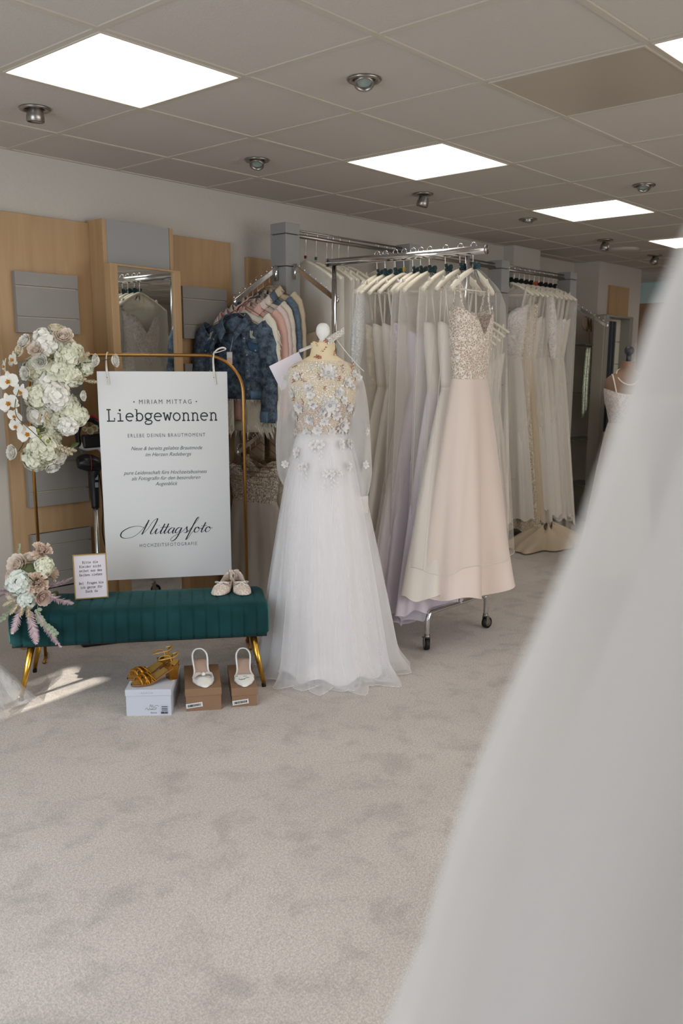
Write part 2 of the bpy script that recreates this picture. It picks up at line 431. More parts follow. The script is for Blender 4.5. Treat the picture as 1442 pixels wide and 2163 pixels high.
t = thing('wall_mirror', 'tall mirror in a flat maple frame reaching the floor below the grey board', 'mirror', (1.252, -0.232, 0), math.radians(5.0))
fm = MB().box(-0.246, -0.197, 0, 0.05, 0.02, 1.995).box(0.197, 0.246, 0, 0.05, 0.02, 1.995).box(-0.197, 0.197, 0.0, 0.05, 1.985, 1.995).box(-0.197, 0.197, 0, 0.05, 0.02, 0.07)
fm.build('frame', WOOD, t, bevel=0.002)
MB().box(-0.197, 0.197, 0.012, 0.02, 0.07, 1.985).build('glass', MIRR, t)
SLOT = mat('aluminium_slot', '#b6a892', rough=0.5)
def slatboard(x0, x1, z0, label):
    t = thing('slat_board', label, 'display board', ((x0 + x1) / 2, -0.031, z0), 0, 'grey slotted display boards')
    w = (x1 - x0) / 2
    b = MB()
    for a, c in ((0, 0.072), (0.080, 0.222), (0.230, 0.295)): b.box(-w, w, -0.03, -0.008, a, c)
    b.box(-w + .001, w - .001, -0.02, 0, 0.0, 0.295)
    b.build('board', GREY, t)
    g = MB()
    for a in (0.0725, 0.2225): g.box(-w + 0.005, w - 0.012, -0.026, -0.0195, a, a + 0.004)
    g.build('slot_rail', SLOT, t)
for k, (z, s) in enumerate(((1.64, 'topmost'), (1.20, 'second from top'), (0.757, 'third from top'), (0.318, 'lowest whole'), (0.015, 'at floor level,'))):
    slatboard(0.583, 0.936, z, 'grey slotted board on the left maple panel, %s in its column' % s)
for k, (z, s) in enumerate(((1.64, 'topmost'), (1.20, 'second from top'), (0.757, 'third from top'), (0.318, 'lowest'))):
    slatboard(1.63, 1.968, z, 'grey slotted board right of the mirror, %s in its column' % s)

# grey display pillars, their wall rail and waterfall arms
def pillar(x, label):
    t = thing('display_pillar', label, 'shop fitting pillar', (x + 0.06, -0.315, 0), 0, 'grey display pillars along the wall')
    b = MB()
    z = 0.0
    for z1 in (0.45, 0.9, 1.35, 1.78, 2.07, 2.255, 2.32):
        b.box(-0.058, 0.06, -0.065, 0.065, z, z1 - 0.006); z = z1
    b.build('shell', GREYP, t, bevel=0.002)
    MB().box(-0.05, 0.05, -0.055, 0.055, 0.0, 2.316).build('core', mat('pillar_core', '#4d4a47', rough=0.5), t)
    return t
pillar(2.155, 'grey square pillar behind the denim jackets, nearest of the row')
pillar(3.365, 'grey square pillar whose top shows behind the rolling rack bar')
pillar(4.56, 'grey square pillar beside the far rack with black bows')
pillar(5.70, 'farthest grey square pillar at the end of the far gown rail')
def rail(x0, x1, label):
    t = thing('hanging_rail', label, 'clothes rail', ((x0 + x1) / 2, -0.315, 2.26), 0, 'chrome hanging rails between the pillars')
    h = (x1 - x0) / 2
    MB().tube([(-h, 0, 0), (h, 0, 0)], 0.012, 10).build('lower_tube', DULLCHROME, t, True)
    MB().tube([(-h, 0, 0.03), (h, 0, 0.03)], 0.006, 8).build('upper_tube', DULLCHROME, t, True)
rail(2.276, 3.362, 'chrome rail with white hangers between the first two pillars')
rail(3.486, 4.557, 'chrome rail behind the rolling rack, between the middle pillars')
rail(4.681, 5.697, 'far chrome rail crowded with black-bowed hangers')
def arm(base, tip, label, nb=8):
    """waterfall arm sloping down from the pillar, with stop knobs along its top"""
    base, tip = Vector(base), Vector(tip)
    t = thing('waterfall_arm', label, 'display arm', base, 0, 'sloping chrome display arms')
    d = tip - base; a = d.normalized(); s = a.cross(Vector((0, 0, 1))).normalized(); n = s.cross(a)
    MB().obox(d / 2, a, s, n, d.length / 2, 0.006, 0.014).build('bar', CHROME, t, bevel=0.002)
    MB().cyl(d * 0.04 + Vector((0, 0, 0.02)), d * 0.04 + Vector((0, 0, -0.07)), 0.011, 12).build('bracket', CHROME, t, True)
    for k in range(nb):
        MB().ball(d * (0.1 + 0.88 * k / (nb - 1)) + n * 0.022, 0.006, 6).build('knob', CHROME, t, True)
    MB().ball(d, 0.013, 8, 0.7, 1, 1.3).build('end_cap', CHROME, t, True)
arm((2.15, -0.315, 2.06), (1.80, -0.315, 1.845), 'sloping chrome arm carrying the jackets')
arm((2.215, -0.385, 2.07), (2.215, -0.735, 1.854), 'empty sloping chrome arm behind the rack post')
arm((5.82, -0.36, 2.04), (5.82, -0.69, 1.85), 'empty sloping chrome arm at the end of the far gown rail')
arm((4.555, -0.315, 1.98), (4.20, -0.315, 1.79), 'chrome arm carrying the low row of covered dresses')
arm((2.15, -0.315, 1.17), (1.80, -0.315, 0.98), 'low chrome arm carrying rose-gold wire hangers beside the white sign')

# ================================================================== BENCH AND WHAT STANDS ON AND UNDER IT
BA = math.atan2(-0.6229, 0.7823)
BO = Vector((0.108, -0.711, 0))
def BW(x, y, z=0.0):
    """a point given along / behind / above the bench's front left foot"""
    return BO + Vector((x * cos(BA) - y * sin(BA), x * sin(BA) + y * cos(BA), z))
VELVET = mat('green_velvet', '#1b3e40', rough=0.85, sheen=0.18, spec=0.08, var=0.3, vscale=5, bump=0.15, bscale=50)
VELVET.node_tree.nodes['Principled BSDF'].inputs['Sheen Tint'].default_value = (0.35, 0.75, 0.75, 1)
VELVET.node_tree.nodes['Principled BSDF'].inputs['Sheen Roughness'].default_value = 0.35
bench = thing('upholstered_bench', 'dark green velvet bench with vertical channel stitching and gold legs', 'bench', BO, BA)
x0, x1, yb = -0.035, 1.118, 0.40
nch = 20
def seat_prof():
    # cross section (y, z) of the channelled cushion, front bottom -> top -> back bottom
    P = []
    for y, z in ((0.0, 0.25), (-0.012, 0.27), (-0.014, 0.33), (-0.012, 0.385), (-0.004, 0.42), (0.022, 0.443), (0.06, 0.452), (0.14, 0.456), (0.26, 0.456), (0.34, 0.452), (0.385, 0.44), (0.405, 0.41), (0.41, 0.33), (0.402, 0.25)):
        P.append(Vector((0, y, .25 + (z - .25) * (.155 / .206))))
    return cr(P, 3)
SP = seat_prof()
def seat(u, v):
    p = SP[min(len(SP) - 1, int(round(v * (len(SP) - 1))))]
    c = Vector((0, 0.2, 0.33)); d = (p - c)
    ph = abs(sin(PI * u * nch)); ind = 0.009 * (1 - ph ** 0.18) * (1 if p.z < .385 else .45)
    e = min(u, 1 - u) * (x1 - x0); rnd = 0.03 * max(0, 1 - e / 0.03) ** 2
    q = p - d.normalized() * (ind + rnd)
    return (x0 + u * (x1 - x0), q.y, q.z)
sm = MB().grid(seat, nch * 12 + 1, len(SP))
for u in (0, 1):
    ring = [seat(u, j / (len(SP) - 1)) for j in range(len(SP))]
    xx = ring[0][0]; cc = (xx + (-0.004 if u == 0 else 0.004), 0.2, 0.34)
    o = len(sm.v); sm.v += ring + [cc]; k = len(ring)
    sm.f += [(o + i, o + i + 1, o + k) for i in range(k - 1)] + [(o + k - 1, o, o + k)]
sm.build('seat', VELVET, bench, True)
MB().box(x0 + 0.01, x1 - 0.01, 0.01, 0.39, 0.243, 0.255).build('underframe', BLACK, bench)
for xx in (x0 + 0.002, x1 - 0.002):
    MB().tube([(xx, q[1], q[2]) for q in [seat(0.001, j / 26) for j in range(27)]], 0.004, 6).build('piping', mat('green_piping', '#2f6f66', rough=0.6), bench, True)
for lx, ly, dx, dy in ((0.055, 0.03, -0.055, -0.03), (1.045, 0.03, 0.045, -0.03), (0.055, 0.37, -0.055, 0.03), (1.045, 0.37, 0.045, 0.03)):
    l = MB().tube([(lx, ly, 0.246), (lx + dx, ly + dy, 0.012)], [0.0165, 0.0095], 16).build('leg', SHINYGOLD, bench, True)
    MB().tube([(lx + dx * 0.97, ly + dy * 0.97, 0.016), (lx + dx, ly + dy, 0.0)], [0.0105, 0.0105], 12).build('foot_cap', BLACK, l)
MB().box(x1 + 0.0005, x1 + 0.0025, 0.03, 0.05, 0.29, 0.315).build('label_tab', BLACK, bench)

# ------------------------------------------------------------------ lettering
def stroke_mesh(mb, polys, w, sx=1.0, sy=1.0, ox=0.0, oz=0.0, slant=0.0, y=0.0, contrast=None):
    for pl in polys:
        pts = [Vector((ox + (p[0] + slant * p[1]) * sx, y, oz + p[1] * sy)) for p in pl]
        if len(pts) < 2: continue
        n = len(pts); L = []
        for i, p in enumerate(pts):
            t = (pts[min(i + 1, n - 1)] - pts[max(i - 1, 0)])
            if t.length < 1e-9: t = Vector((1, 0, 0))
            t.normalize(); s = Vector((-t.z, 0, t.x))
            ww = w
            if contrast: ww = w * (contrast + (1 - contrast) * max(0.0, min(1.0, abs(t.z) * 1.0 if t.z < 0 else 0.0)))
            L.append((p + s * ww / 2, p - s * ww / 2))
        vs = [q for ab in L for q in ab]
        mb.add(vs, [(2 * i, 2 * i + 1, 2 * i + 3, 2 * i + 2) for i in range(n - 1)])
def arc(cx, cy, rx, ry, a0, a1, n=10):
    return [(cx + rx * cos(math.radians(a0 + (a1 - a0) * i / n)), cy + ry * sin(math.radians(a0 + (a1 - a0) * i / n))) for i in range(n + 1)]
# typewriter letters drawn as strokes; x height 1, width about 1.1
def SL(x, y, h=0.2): return [(x - h, y), (x + h, y)]
G = {
 'L': (1.2, [[(.35, 1.5), (.35, 0)], SL(.35, 1.5, .27), [(.08, 0), (1.05, 0), (1.05, .42)]]),
 'B': (1.2, [[(.3, 1.5), (.3, 0)], [(.1, 1.5), (.6, 1.5)] + arc(.62, 1.15, .33, .35, 90, -90) + [(.3, .8)], [(.6, .8)] + arc(.62, .4, .42, .4, 90, -90) + [(.1, 0)]]),
 'K': (1.2, [[(.3, 1.5), (.3, 0)], SL(.3, 1.5, .18), SL(.3, 0, .2), [(.95, 1.5), (.3, .65)], [(.5, .9), (1.0, 0)], SL(.95, 1.5, .14), SL(1.0, 0, .14)]),
 'R': (1.2, [[(.3, 1.5), (.3, 0)], SL(.3, 0, .2), [(.1, 1.5), (.6, 1.5)] + arc(.62, 1.12, .34, .38, 90, -90) + [(.3, .74)], [(.65, .74), (.98, 0), (1.12, 0)]]),
 'F': (1.2, [[(.3, 1.5), (.3, 0)], SL(.3, 0, .22), [(.1, 1.5), (1.0, 1.5), (1.0, 1.15)], [(.3, .8), (.75, .8)], [(.75, 1.0), (.75, .6)]]),
 'E': (1.2, [[(.3, 1.5), (.3, 0)], [(.08, 1.5), (1.0, 1.5), (1.0, 1.15)], [(.3, .8), (.75, .8)], [(.75, 1.0), (.75, .6)], [(.08, 0), (1.02, 0), (1.02, .38)]]),
 'i': (1.2, [[(.25, 1), (.58, 1), (.58, 0)], SL(.58, 0, .38), arc(.55, 1.42, .07, .07, 0, 360, 8), arc(.55, 1.42, .03, .03, 0, 360, 6)]),
 'l': (1.2, [[(.25, 1.5), (.58, 1.5), (.58, 0)], SL(.58, 0, .38)]),
 'e': (1.2, [[(.12, .55), (1.0, .55)] + arc(.56, .5, .45, .5, 8, 310, 18)]),
 'b': (1.2, [[(.05, 1.5), (.28, 1.5), (.28, 0), (.1, 0)], arc(.6, .5, .42, .5, 165, -165, 18)]),
 'd': (1.2, [[(.7, 1.5), (.9, 1.5), (.9, 0), (1.1, 0)], arc(.55, .5, .42, .5, 15, 345, 18)]),
 'g': (1.2, [arc(.52, .62, .38, .38, 0, 360, 18), [(.78, .92), (1.1, .98)], [(.25, .34), (.2, .18), (.45, .08), (.85, .04), (1.0, -.15), (.85, -.4), (.5, -.48), (.15, -.4), (.08, -.2), (.3, -.02)]]),
 'w': (1.2, [[(.14, 1), (.34, 0)], [(.34, 0), (.58, .85)], [(.58, .85), (.82, 0)], [(.82, 0), (1.03, 1)], SL(.14, 1, .16), SL(1.03, 1, .16)]),
 'o': (1.2, [arc(.58, .5, .43, .5, 0, 360, 22)]),
 'a': (1.2, [[(.2, .85), (.4, 1.0), (.68, .98), (.82, .8), (.82, .1), (1.05, .0)], [(.82, .6), (.45, .6), (.15, .42), (.15, .15), (.4, 0), (.65, .05), (.82, .22)]]),
 'n': (1.2, [[(.08, 1), (.28, 1), (.28, 0)], SL(.28, 0, .2), [(.28, .72)] + arc(.58, .66, .3, .34, 150, 0, 8) + [(.88, 0)], SL(.9, 0, .18)]),
 'r': (1.2, [[(.12, 1), (.38, 1), (.38, 0)], SL(.38, 0, .28), [(.38, .6), (.55, .88), (.8, 1), (.98, .9), (1.0, .75)]]),
 'h': (1.2, [[(.05, 1.5), (.28, 1.5), (.28, 0)], SL(.28, 0, .2), [(.28, .72)] + arc(.58, .66, .3, .34, 150, 0, 8) + [(.88, 0)], SL(.9, 0, .18)]),
 't': (1.2, [[(.42, 1.4), (.42, .2), (.55, 0), (.8, 0), (1.0, .15)], [(.1, 1), (.9, 1)]]),
 'c': (1.2, [[(1.0, .75)] + arc(.57, .5, .44, .5, 35, 325, 16), [(.98, .95), (.98, .7)]]),
 's': (1.2, [[(.92, .75), (.85, .95), (.55, 1.0), (.25, .92), (.2, .7), (.5, .55), (.85, .42), (.95, .2), (.75, .03), (.45, 0), (.2, .08), (.17, .28)]]),
 'u': (1.2, [[(.05, 1), (.25, 1), (.25, .25), (.4, .02), (.65, .02), (.86, .25)], [(.68, 1), (.88, 1), (.88, 0), (1.08, 0)]]),
 'z': (1.2, [[(.2, .78), (.2, 1), (.92, 1), (.18, 0), (.98, 0), (.98, .25)]]),
 'f': (1.2, [[(1.0, 1.35), (.85, 1.5), (.6, 1.48), (.48, 1.25), (.48, 0)], [(.15, .98), (.88, .98)], SL(.5, 0, .3)]),
 'ü': (1.2, [[(.05, 1), (.25, 1), (.25, .25), (.4, .02), (.65, .02), (.86, .25)], [(.68, 1), (.88, 1), (.88, 0), (1.08, 0)], arc(.32, 1.38, .06, .06, 0, 360, 6), arc(.76, 1.38, .06, .06, 0, 360, 6)]),
 ' ': (1.2, []),
}
def typewriter(name, text, cx, z, xh, w, m, parent, y, total=None):
    adv = [G[c][0] for c in text]
    W = sum(adv); sx = xh if total is None else total / W
    mb = MB(); x = cx - W * sx / 2
    for c, a in zip(text, adv):
        stroke_mesh(mb, G[c][1], w, sx, xh, x, z, 0, y); x += a * sx
    return mb.build(name, m, parent)
def sans(name, text, x0, x1, z, h, m, parent, y, shear=0.0, spacing=1.0, bold=0.0):
    """built-in lettering laid on a board that faces -y, fitted between x0 and x1"""
    cu = bpy.data.curves.new(name, 'FONT'); cu.body = text; cu.size = 1; cu.space_character = spacing; cu.shear = shear; cu.offset = bold
    cu.resolution_u = 3
    o = bpy.data.objects.new('tmp_text', cu); COL.objects.link(o)
    bpy.context.view_layer.update()
    me = bpy.data.meshes.new_from_object(o.evaluated_get(bpy.context.evaluated_depsgraph_get()))
    bpy.data.objects.remove(o)
    xs = [v.co.x for v in me.vertices]
    cap = 0.70
    sx = (x1 - x0) / (max(xs) - min(xs)); mn = min(xs)
    for v in me.vertices: v.co = Vector((x0 + (v.co.x - mn) * sx, y, z + v.co.y * h / cap))
    me.materials.clear(); me.materials.append(m)
    q = bpy.data.objects.new(name, me); COL.objects.link(q); q.parent = parent
    return q

INK = mat('sign_ink', '#23262a', rough=0.6)
INK2 = mat('sign_ink_grey', '#4a4f55', rough=0.6)
# ------------------------------------------------------------------ gold arch with the hanging sign
AA = math.atan2(-0.5814, 0.8136)
AO = Vector((0.515, -0.241, 0))
arch = thing('arch_stand', 'slender gold metal arch frame standing behind the green bench', 'display stand', AO, AA)
W_ = 1.043
ap = [Vector((-0.003, 0, 0)), Vector((-0.003, 0, 1.30))] + [Vector((-0.003 + 0.19 - 0.19 * cos(a), 0, 1.34 + 0.19 * sin(a))) for a in [k * PI / 20 for k in range(0, 11)]] + \
     [Vector((W_ - 0.19 + 0.19 * sin(a), 0, 1.34 + 0.19 * cos(a))) for a in [k * PI / 20 for k in range(0, 11)]] + [Vector((W_, 0, 1.30)), Vector((W_, 0, 0))]
MB().tube(ap, 0.0085, 10).build('tube_frame', GOLD, arch, True)
for xx in (-0.003, W_):
    MB().tube([(xx, -0.10, 0.008), (xx, 0.06, 0.008)], 0.008, 8).build('foot', GOLD, arch, True)
sign = thing('hanging_sign', 'tall white wedding shop sign with black lettering hung from the gold arch', 'sign', AO + Vector((0.642 * cos(AA) + 0.022 * sin(AA), 0.642 * sin(AA) - 0.022 * cos(AA), 0.40)), AA)
BOARD = mat('white_board', '#dcdcdc', rough=0.55)
bd = MB().box(-0.3185, 0.3185, -0.002, 0.003, 0.0, 1.05).build('board', BOARD, sign)
SY = -0.0026
def sx_(u): return u - 0.642
sans('name_line', '\u2022 MIRIAM MITTAG \u2022', sx_(0.492), sx_(0.806), 0.891, 0.022, INK2, sign, SY, spacing=1.35)
typewriter('title_lettering', 'Liebgewonnen', sx_(0.634), 0.808, 0.0375, 0.0062, INK, sign, SY, total=0.552)
sans('slogan_line', 'ERLEBE DEINEN BRAUTMOMENT', sx_(0.4586), sx_(0.8416), 0.7265, 0.0178, INK2, sign, SY, spacing=1.35)
for txt, a, b, z in (('Neue & bereits geliebte Brautmode', .472, .8254, .662), ('im Herzen Radebergs', .5404, .7694, .631),
                     ('pure Leidenschaft f\u00fcrs Hochzeitsbusiness', .4296, .846, .540), ('als Fotografin f\u00fcr den besonderen', .4678, .8114, .511), ('Augenblick', .5839, .6954, .482)):
    sans('italic_line', txt, sx_(a), sx_(b), z, 0.0185, INK2, sign, SY, shear=0.35, bold=0.0)
sans('caption_line', 'HOCHZEITSFOTOGRAFIE', sx_(0.4933), sx_(0.7842), 0.166, 0.0178, INK2, sign, SY, spacing=1.35)
# brush script: Mittagsfoto, x height 1 unit, slanted
def script_word():
    P = []
    # big swash entering the M
    P.append(cr([(2.55, 1.0), (1.6, 1.45), (.2, 1.35), (-1.0, .6), (-1.15, -.25), (-.3, -.65), (1.0, -.3), (2.1, .9), (2.9, 2.55)], 8))
    P.append(cr([(2.9, 2.55), (2.55, 1.3), (2.2, .2), (2.15, -.05)], 6))
    P.append(cr([(2.15, -.05), (2.9, .9), (3.55, 2.2), (4.15, 2.75), (4.2, 2.4), (3.85, 1.3), (3.5, .35), (3.6, -.02), (3.95, .15)], 8))
    x = 4.3
    P.append(cr([(x - .35, .15), (x + .1, .9), (x + .02, .55), (x - .05, .15), (x + .1, -.03), (x + .5, .3)], 6)); P.append([(x + .32, 1.45), (x + .42, 1.55)])
    for k in range(2):
        x += .62
        P.append(cr([(x, .3), (x + .45, 1.15), (x + .62, 1.75), (x + .3, .7), (x + .15, .15), (x + .3, -.03), (x + .65, .3)], 6))
        P.append([(x + .0, 1.1), (x + .85, 1.18)])
    x += .75   # a
    P.append(cr([(x + .85, .8), (x + .55, 1.0), (x + .15, .7), (x, .25), (x + .2, -.02), (x + .55, .25), (x + .9, .95), (x + .8, .5), (x + .72, .1), (x + .9, -.03), (x + 1.2, .3)], 6))
    x += 1.15  # g
    P.append(cr([(x + .85, .8), (x + .55, 1.0), (x + .15, .7), (x, .25), (x + .2, -.02), (x + .55, .25), (x + .92, .95), (x + .6, -.3), (x + .2, -1.15), (x - .35, -1.45), (x - .55, -1.1), (x - .1, -.55), (x + .7, -.1), (x + 1.2, .3)], 6))
    x += 1.15  # s
    P.append(cr([(x, .25), (x + .4, .75), (x + .6, 1.1), (x + .62, .7), (x + .75, .3), (x + .55, -.02), (x + .2, .1)], 6)); P.append(cr([(x + .55, -.02), (x + .9, .15), (x + 1.1, .4)], 5))
    x += .9    # f
    P.append(cr([(x, .2), (x + .7, 1.3), (x + 1.35, 2.45), (x + 1.3, 2.75), (x + 1.0, 2.3), (x + .55, .9), (x + .05, -.7), (x - .1, -1.3), (x + .25, -.9), (x + .6, -.1), (x + 1.0, .3)], 6))
    x += 1.0
    for ch in 'oto':
        if ch == 'o':
            P.append(cr([(x + .55, .95), (x + .2, .85), (x, .35), (x + .2, -.02), (x + .6, .15), (x + .8, .6), (x + .6, .95), (x + .65, .7), (x + 1.15, .7)], 6)); x += 1.05
        else:
            P.append(cr([(x, .5), (x + .42, 1.15), (x + .6, 1.75), (x + .28, .7), (x + .13, .15), (x + .3, -.03), (x + .7, .4)], 6))
            P.append([(x - .05, 1.1), (x + .9, 1.2)]); x += .75
    return P, x
SW, wx = script_word()
mb = MB(); k = 0.462 / (wx + 1.3)
stroke_mesh(mb, SW, 0.0066, k, 0.0285, sx_(0.4) + 1.25 * k, 0.2335, 0.18, SY, contrast=0.32)
mb.build('script_lettering', INK, sign)
for xx, z0 in ((0.2515, 1.02), (-0.27, 1.02)):
    rb = MB().tube(cr([(xx, -0.004, z0), (xx - .003, -.008, 1.06), (xx - 0.002, .008, 1.10), (xx + .002, .026, 1.135), (xx + .008, .035, 1.142), (xx + .004, .010, 1.136), (xx, -.004, 1.10), (xx + .004, -.010, 1.03), (xx + .008, -.012, .985)], 6), 0.0028, 6)
    rb.build('ribbon', mat('white_ribbon', '#e8e4da', rough=0.5), sign, True)
    MB().ball((xx, -0.004, 1.022), 0.0035, 6).build('eyelet', DULLCHROME, sign, True)
rb = MB().tube(cr([(0.256, 0.02, 1.142), (0.275, 0.0, 1.16), (0.30, -0.004, 1.168), (0.315, 0.0, 1.160), (0.29, 0.004, 1.150), (0.262, 0.012, 1.142)], 6), 0.0045, 6, flat=0.5)
rb.build('ribbon_knot', MATS['white_ribbon'], sign, True)

# ------------------------------------------------------------------ small framed notice on the bench
nt_ = thing('framed_notice', 'small gold framed notice with typewriter text leaning on the green bench', 'sign', BW(0.31, 0.205, 0.409), BA + 0.14)
nt_.rotation_euler = (-0.06, 0, BA + 0.14)
MB().box(-0.073, 0.073, 0.004, 0.007, 0, 0.205).build('backing', mat('notice_back', '#8f877c', rough=0.6), nt_)
fm = MB()
for a in ((-0.076, -0.071, 0, 0.21), (0.071, 0.076, 0, 0.21), (-0.071, 0.071, 0, 0.005), (-0.071, 0.071, 0.205, 0.21)): fm.box(a[0], a[1], -0.004, 0.010, a[2], a[3])
fm.build('frame', mat('frame_gold', '#c9ad72', rough=0.3, metal=0.8), nt_)
MB().box(-0.071, 0.071, 0.0, 0.002, 0.005, 0.205).build('card', mat('notice_card', '#ddd6dc', rough=0.7), nt_)
for k, (s, w) in enumerate((('Bitte die', .072), ('Kleider nicht', .100), ('selbst aus den', .104), ('Reihen ziehen', .104), ('', 0), ('Bei  Fragen bin', .112), ('ich gerne f\u00fcr', .100), ('Euch da', .056))):
    if s: typewriter('text_line', s, 0.001, 0.166 - 0.0195 * k, 0.0072, 0.0016, INK2, nt_, -0.0008, total=w)
MB().box(-0.02, 0.02, 0.012, 0.05, 0.0, 0.003).build('foot', MATS['frame_gold'], nt_)

# ------------------------------------------------------------------ shoe boxes and shoes
def shoebox(name, x, y, w, d, h, m, label, rz=0.0, lid=0.03, tagx=None):
    t = thing(name, label, 'shoe box', BW(x, y), BA + rz, None)
    MB().box(-w / 2 + .003, w / 2 - .003, 0.003, d - .003, 0, h - 0.004).build('box_body', m, t)
    MB().box(-w / 2, w / 2, 0, d, h - lid, h).build('lid', m, t, bevel=0.0015)
    return t
BOXW = mat('white_card', '#c9cdd8', rough=0.6)
BOXB = mat('brown_card', '#8f6f55', rough=0.7, var=0.05, vscale=3)
STICK = mat('sticker_white', '#d8d8d6', rough=0.5)
wb = shoebox('shoe_box', 0.569, -0.285, 0.196, 0.315, 0.118, BOXW, 'white shoe box on the carpet carrying the gold sandals', rz=-0.13, lid=0.028)
sans('logo_print', 'A V A L I A', -0.03, 0.02, 0.1, 0.007, mat('pale_print', '#8f93a0', rough=0.6), wb, -0.0006)
sans('size_print', 'Bahia', 0.008, 0.034, 0.010, 0.006, INK, wb, 0.0022)
MB().box(0.050, 0.085, 0.002, 0.0026, 0.006, 0.048).build('printed_label', mat('label_lilac', '#c3c6d4', rough=0.6), wb)
bc = MB(); xx = 0.052
while xx < 0.082:
    w = R.choice((0.0007, 0.0012, 0.002)); bc.box(xx, xx + w, 0.001, 0.0018, 0.008, 0.018); xx += w + R.choice((0.0008, 0.0014))
for z in (0.023, 0.030, 0.038): bc.box(0.055, 0.08, 0.001, 0.0018, z, z + 0.003)
bc.build('barcode', INK, wb)
mb = MB()
stroke_mesh(mb, [cr([(0, 0), (.004, .012), (.008, 0), (.012, .01), (.016, .002), (.03, .008), (.04, .004)], 4), cr([(-.02, -.012), (-.012, -.002), (-.006, -.012), (.0, -.004), (.006, -.010), (.03, -.006)], 4), [(-.01, -.012), (.028, -.009)], cr([(.008, -.009), (.018, -.001), (.03, -.003)], 4)], 0.0011, 1, 1, 0.004, 0.038, 0, 0.0022)
mb.build('shoe_sketch', INK2, wb)
b1 = shoebox('shoe_box', 0.803, -0.265, 0.158, 0.33, 0.102, BOXB, 'larger brown shoe box carrying the white slingback with a bow', lid=0.034)
b2 = shoebox('shoe_box', 0.982, -0.245, 0.114, 0.33, 0.087, BOXB, 'smaller brown shoe box nearest the right bench leg', lid=0.036)
for t, xx in ((b1, -0.040), (b2, -0.018)):
    MB().obox((xx, -0.0005, 0.028 if t is b1 else 0.022), (0.99, 0, 0.10), (0, 1, 0), (-0.1, 0, 0.99), 0.036, 0.001, 0.0105).build('sticker', STICK, t)
    bc = MB(); q = -0.028
    while q < 0.028:
        w = R.choice((0.0008, 0.0014, 0.0024))
        bc.obox((xx + q, -0.002, (0.028 if t is b1 else 0.022) + q * 0.1), (0.99, 0, 0.10), (0, 1, 0), (-0.1, 0, 0.99), w / 2, 0.0004, 0.005); q += w + R.choice((0.001, 0.0018))
    bc.build('barcode', INK, t)
sans('lid_print', 'bridal shoes', -0.065, -0.02, 0.03, 0.006, mat('faded_print', '#6a4f3b', rough=0.7), b1, 0).rotation_euler = (0, 0, 0)
for o in [c for c in b1.children if c.name.startswith('lid_print')]:
    for v in o.data.vertices: v.co = Vector((v.co.x, 0.005 + v.co.z, 0.1026))

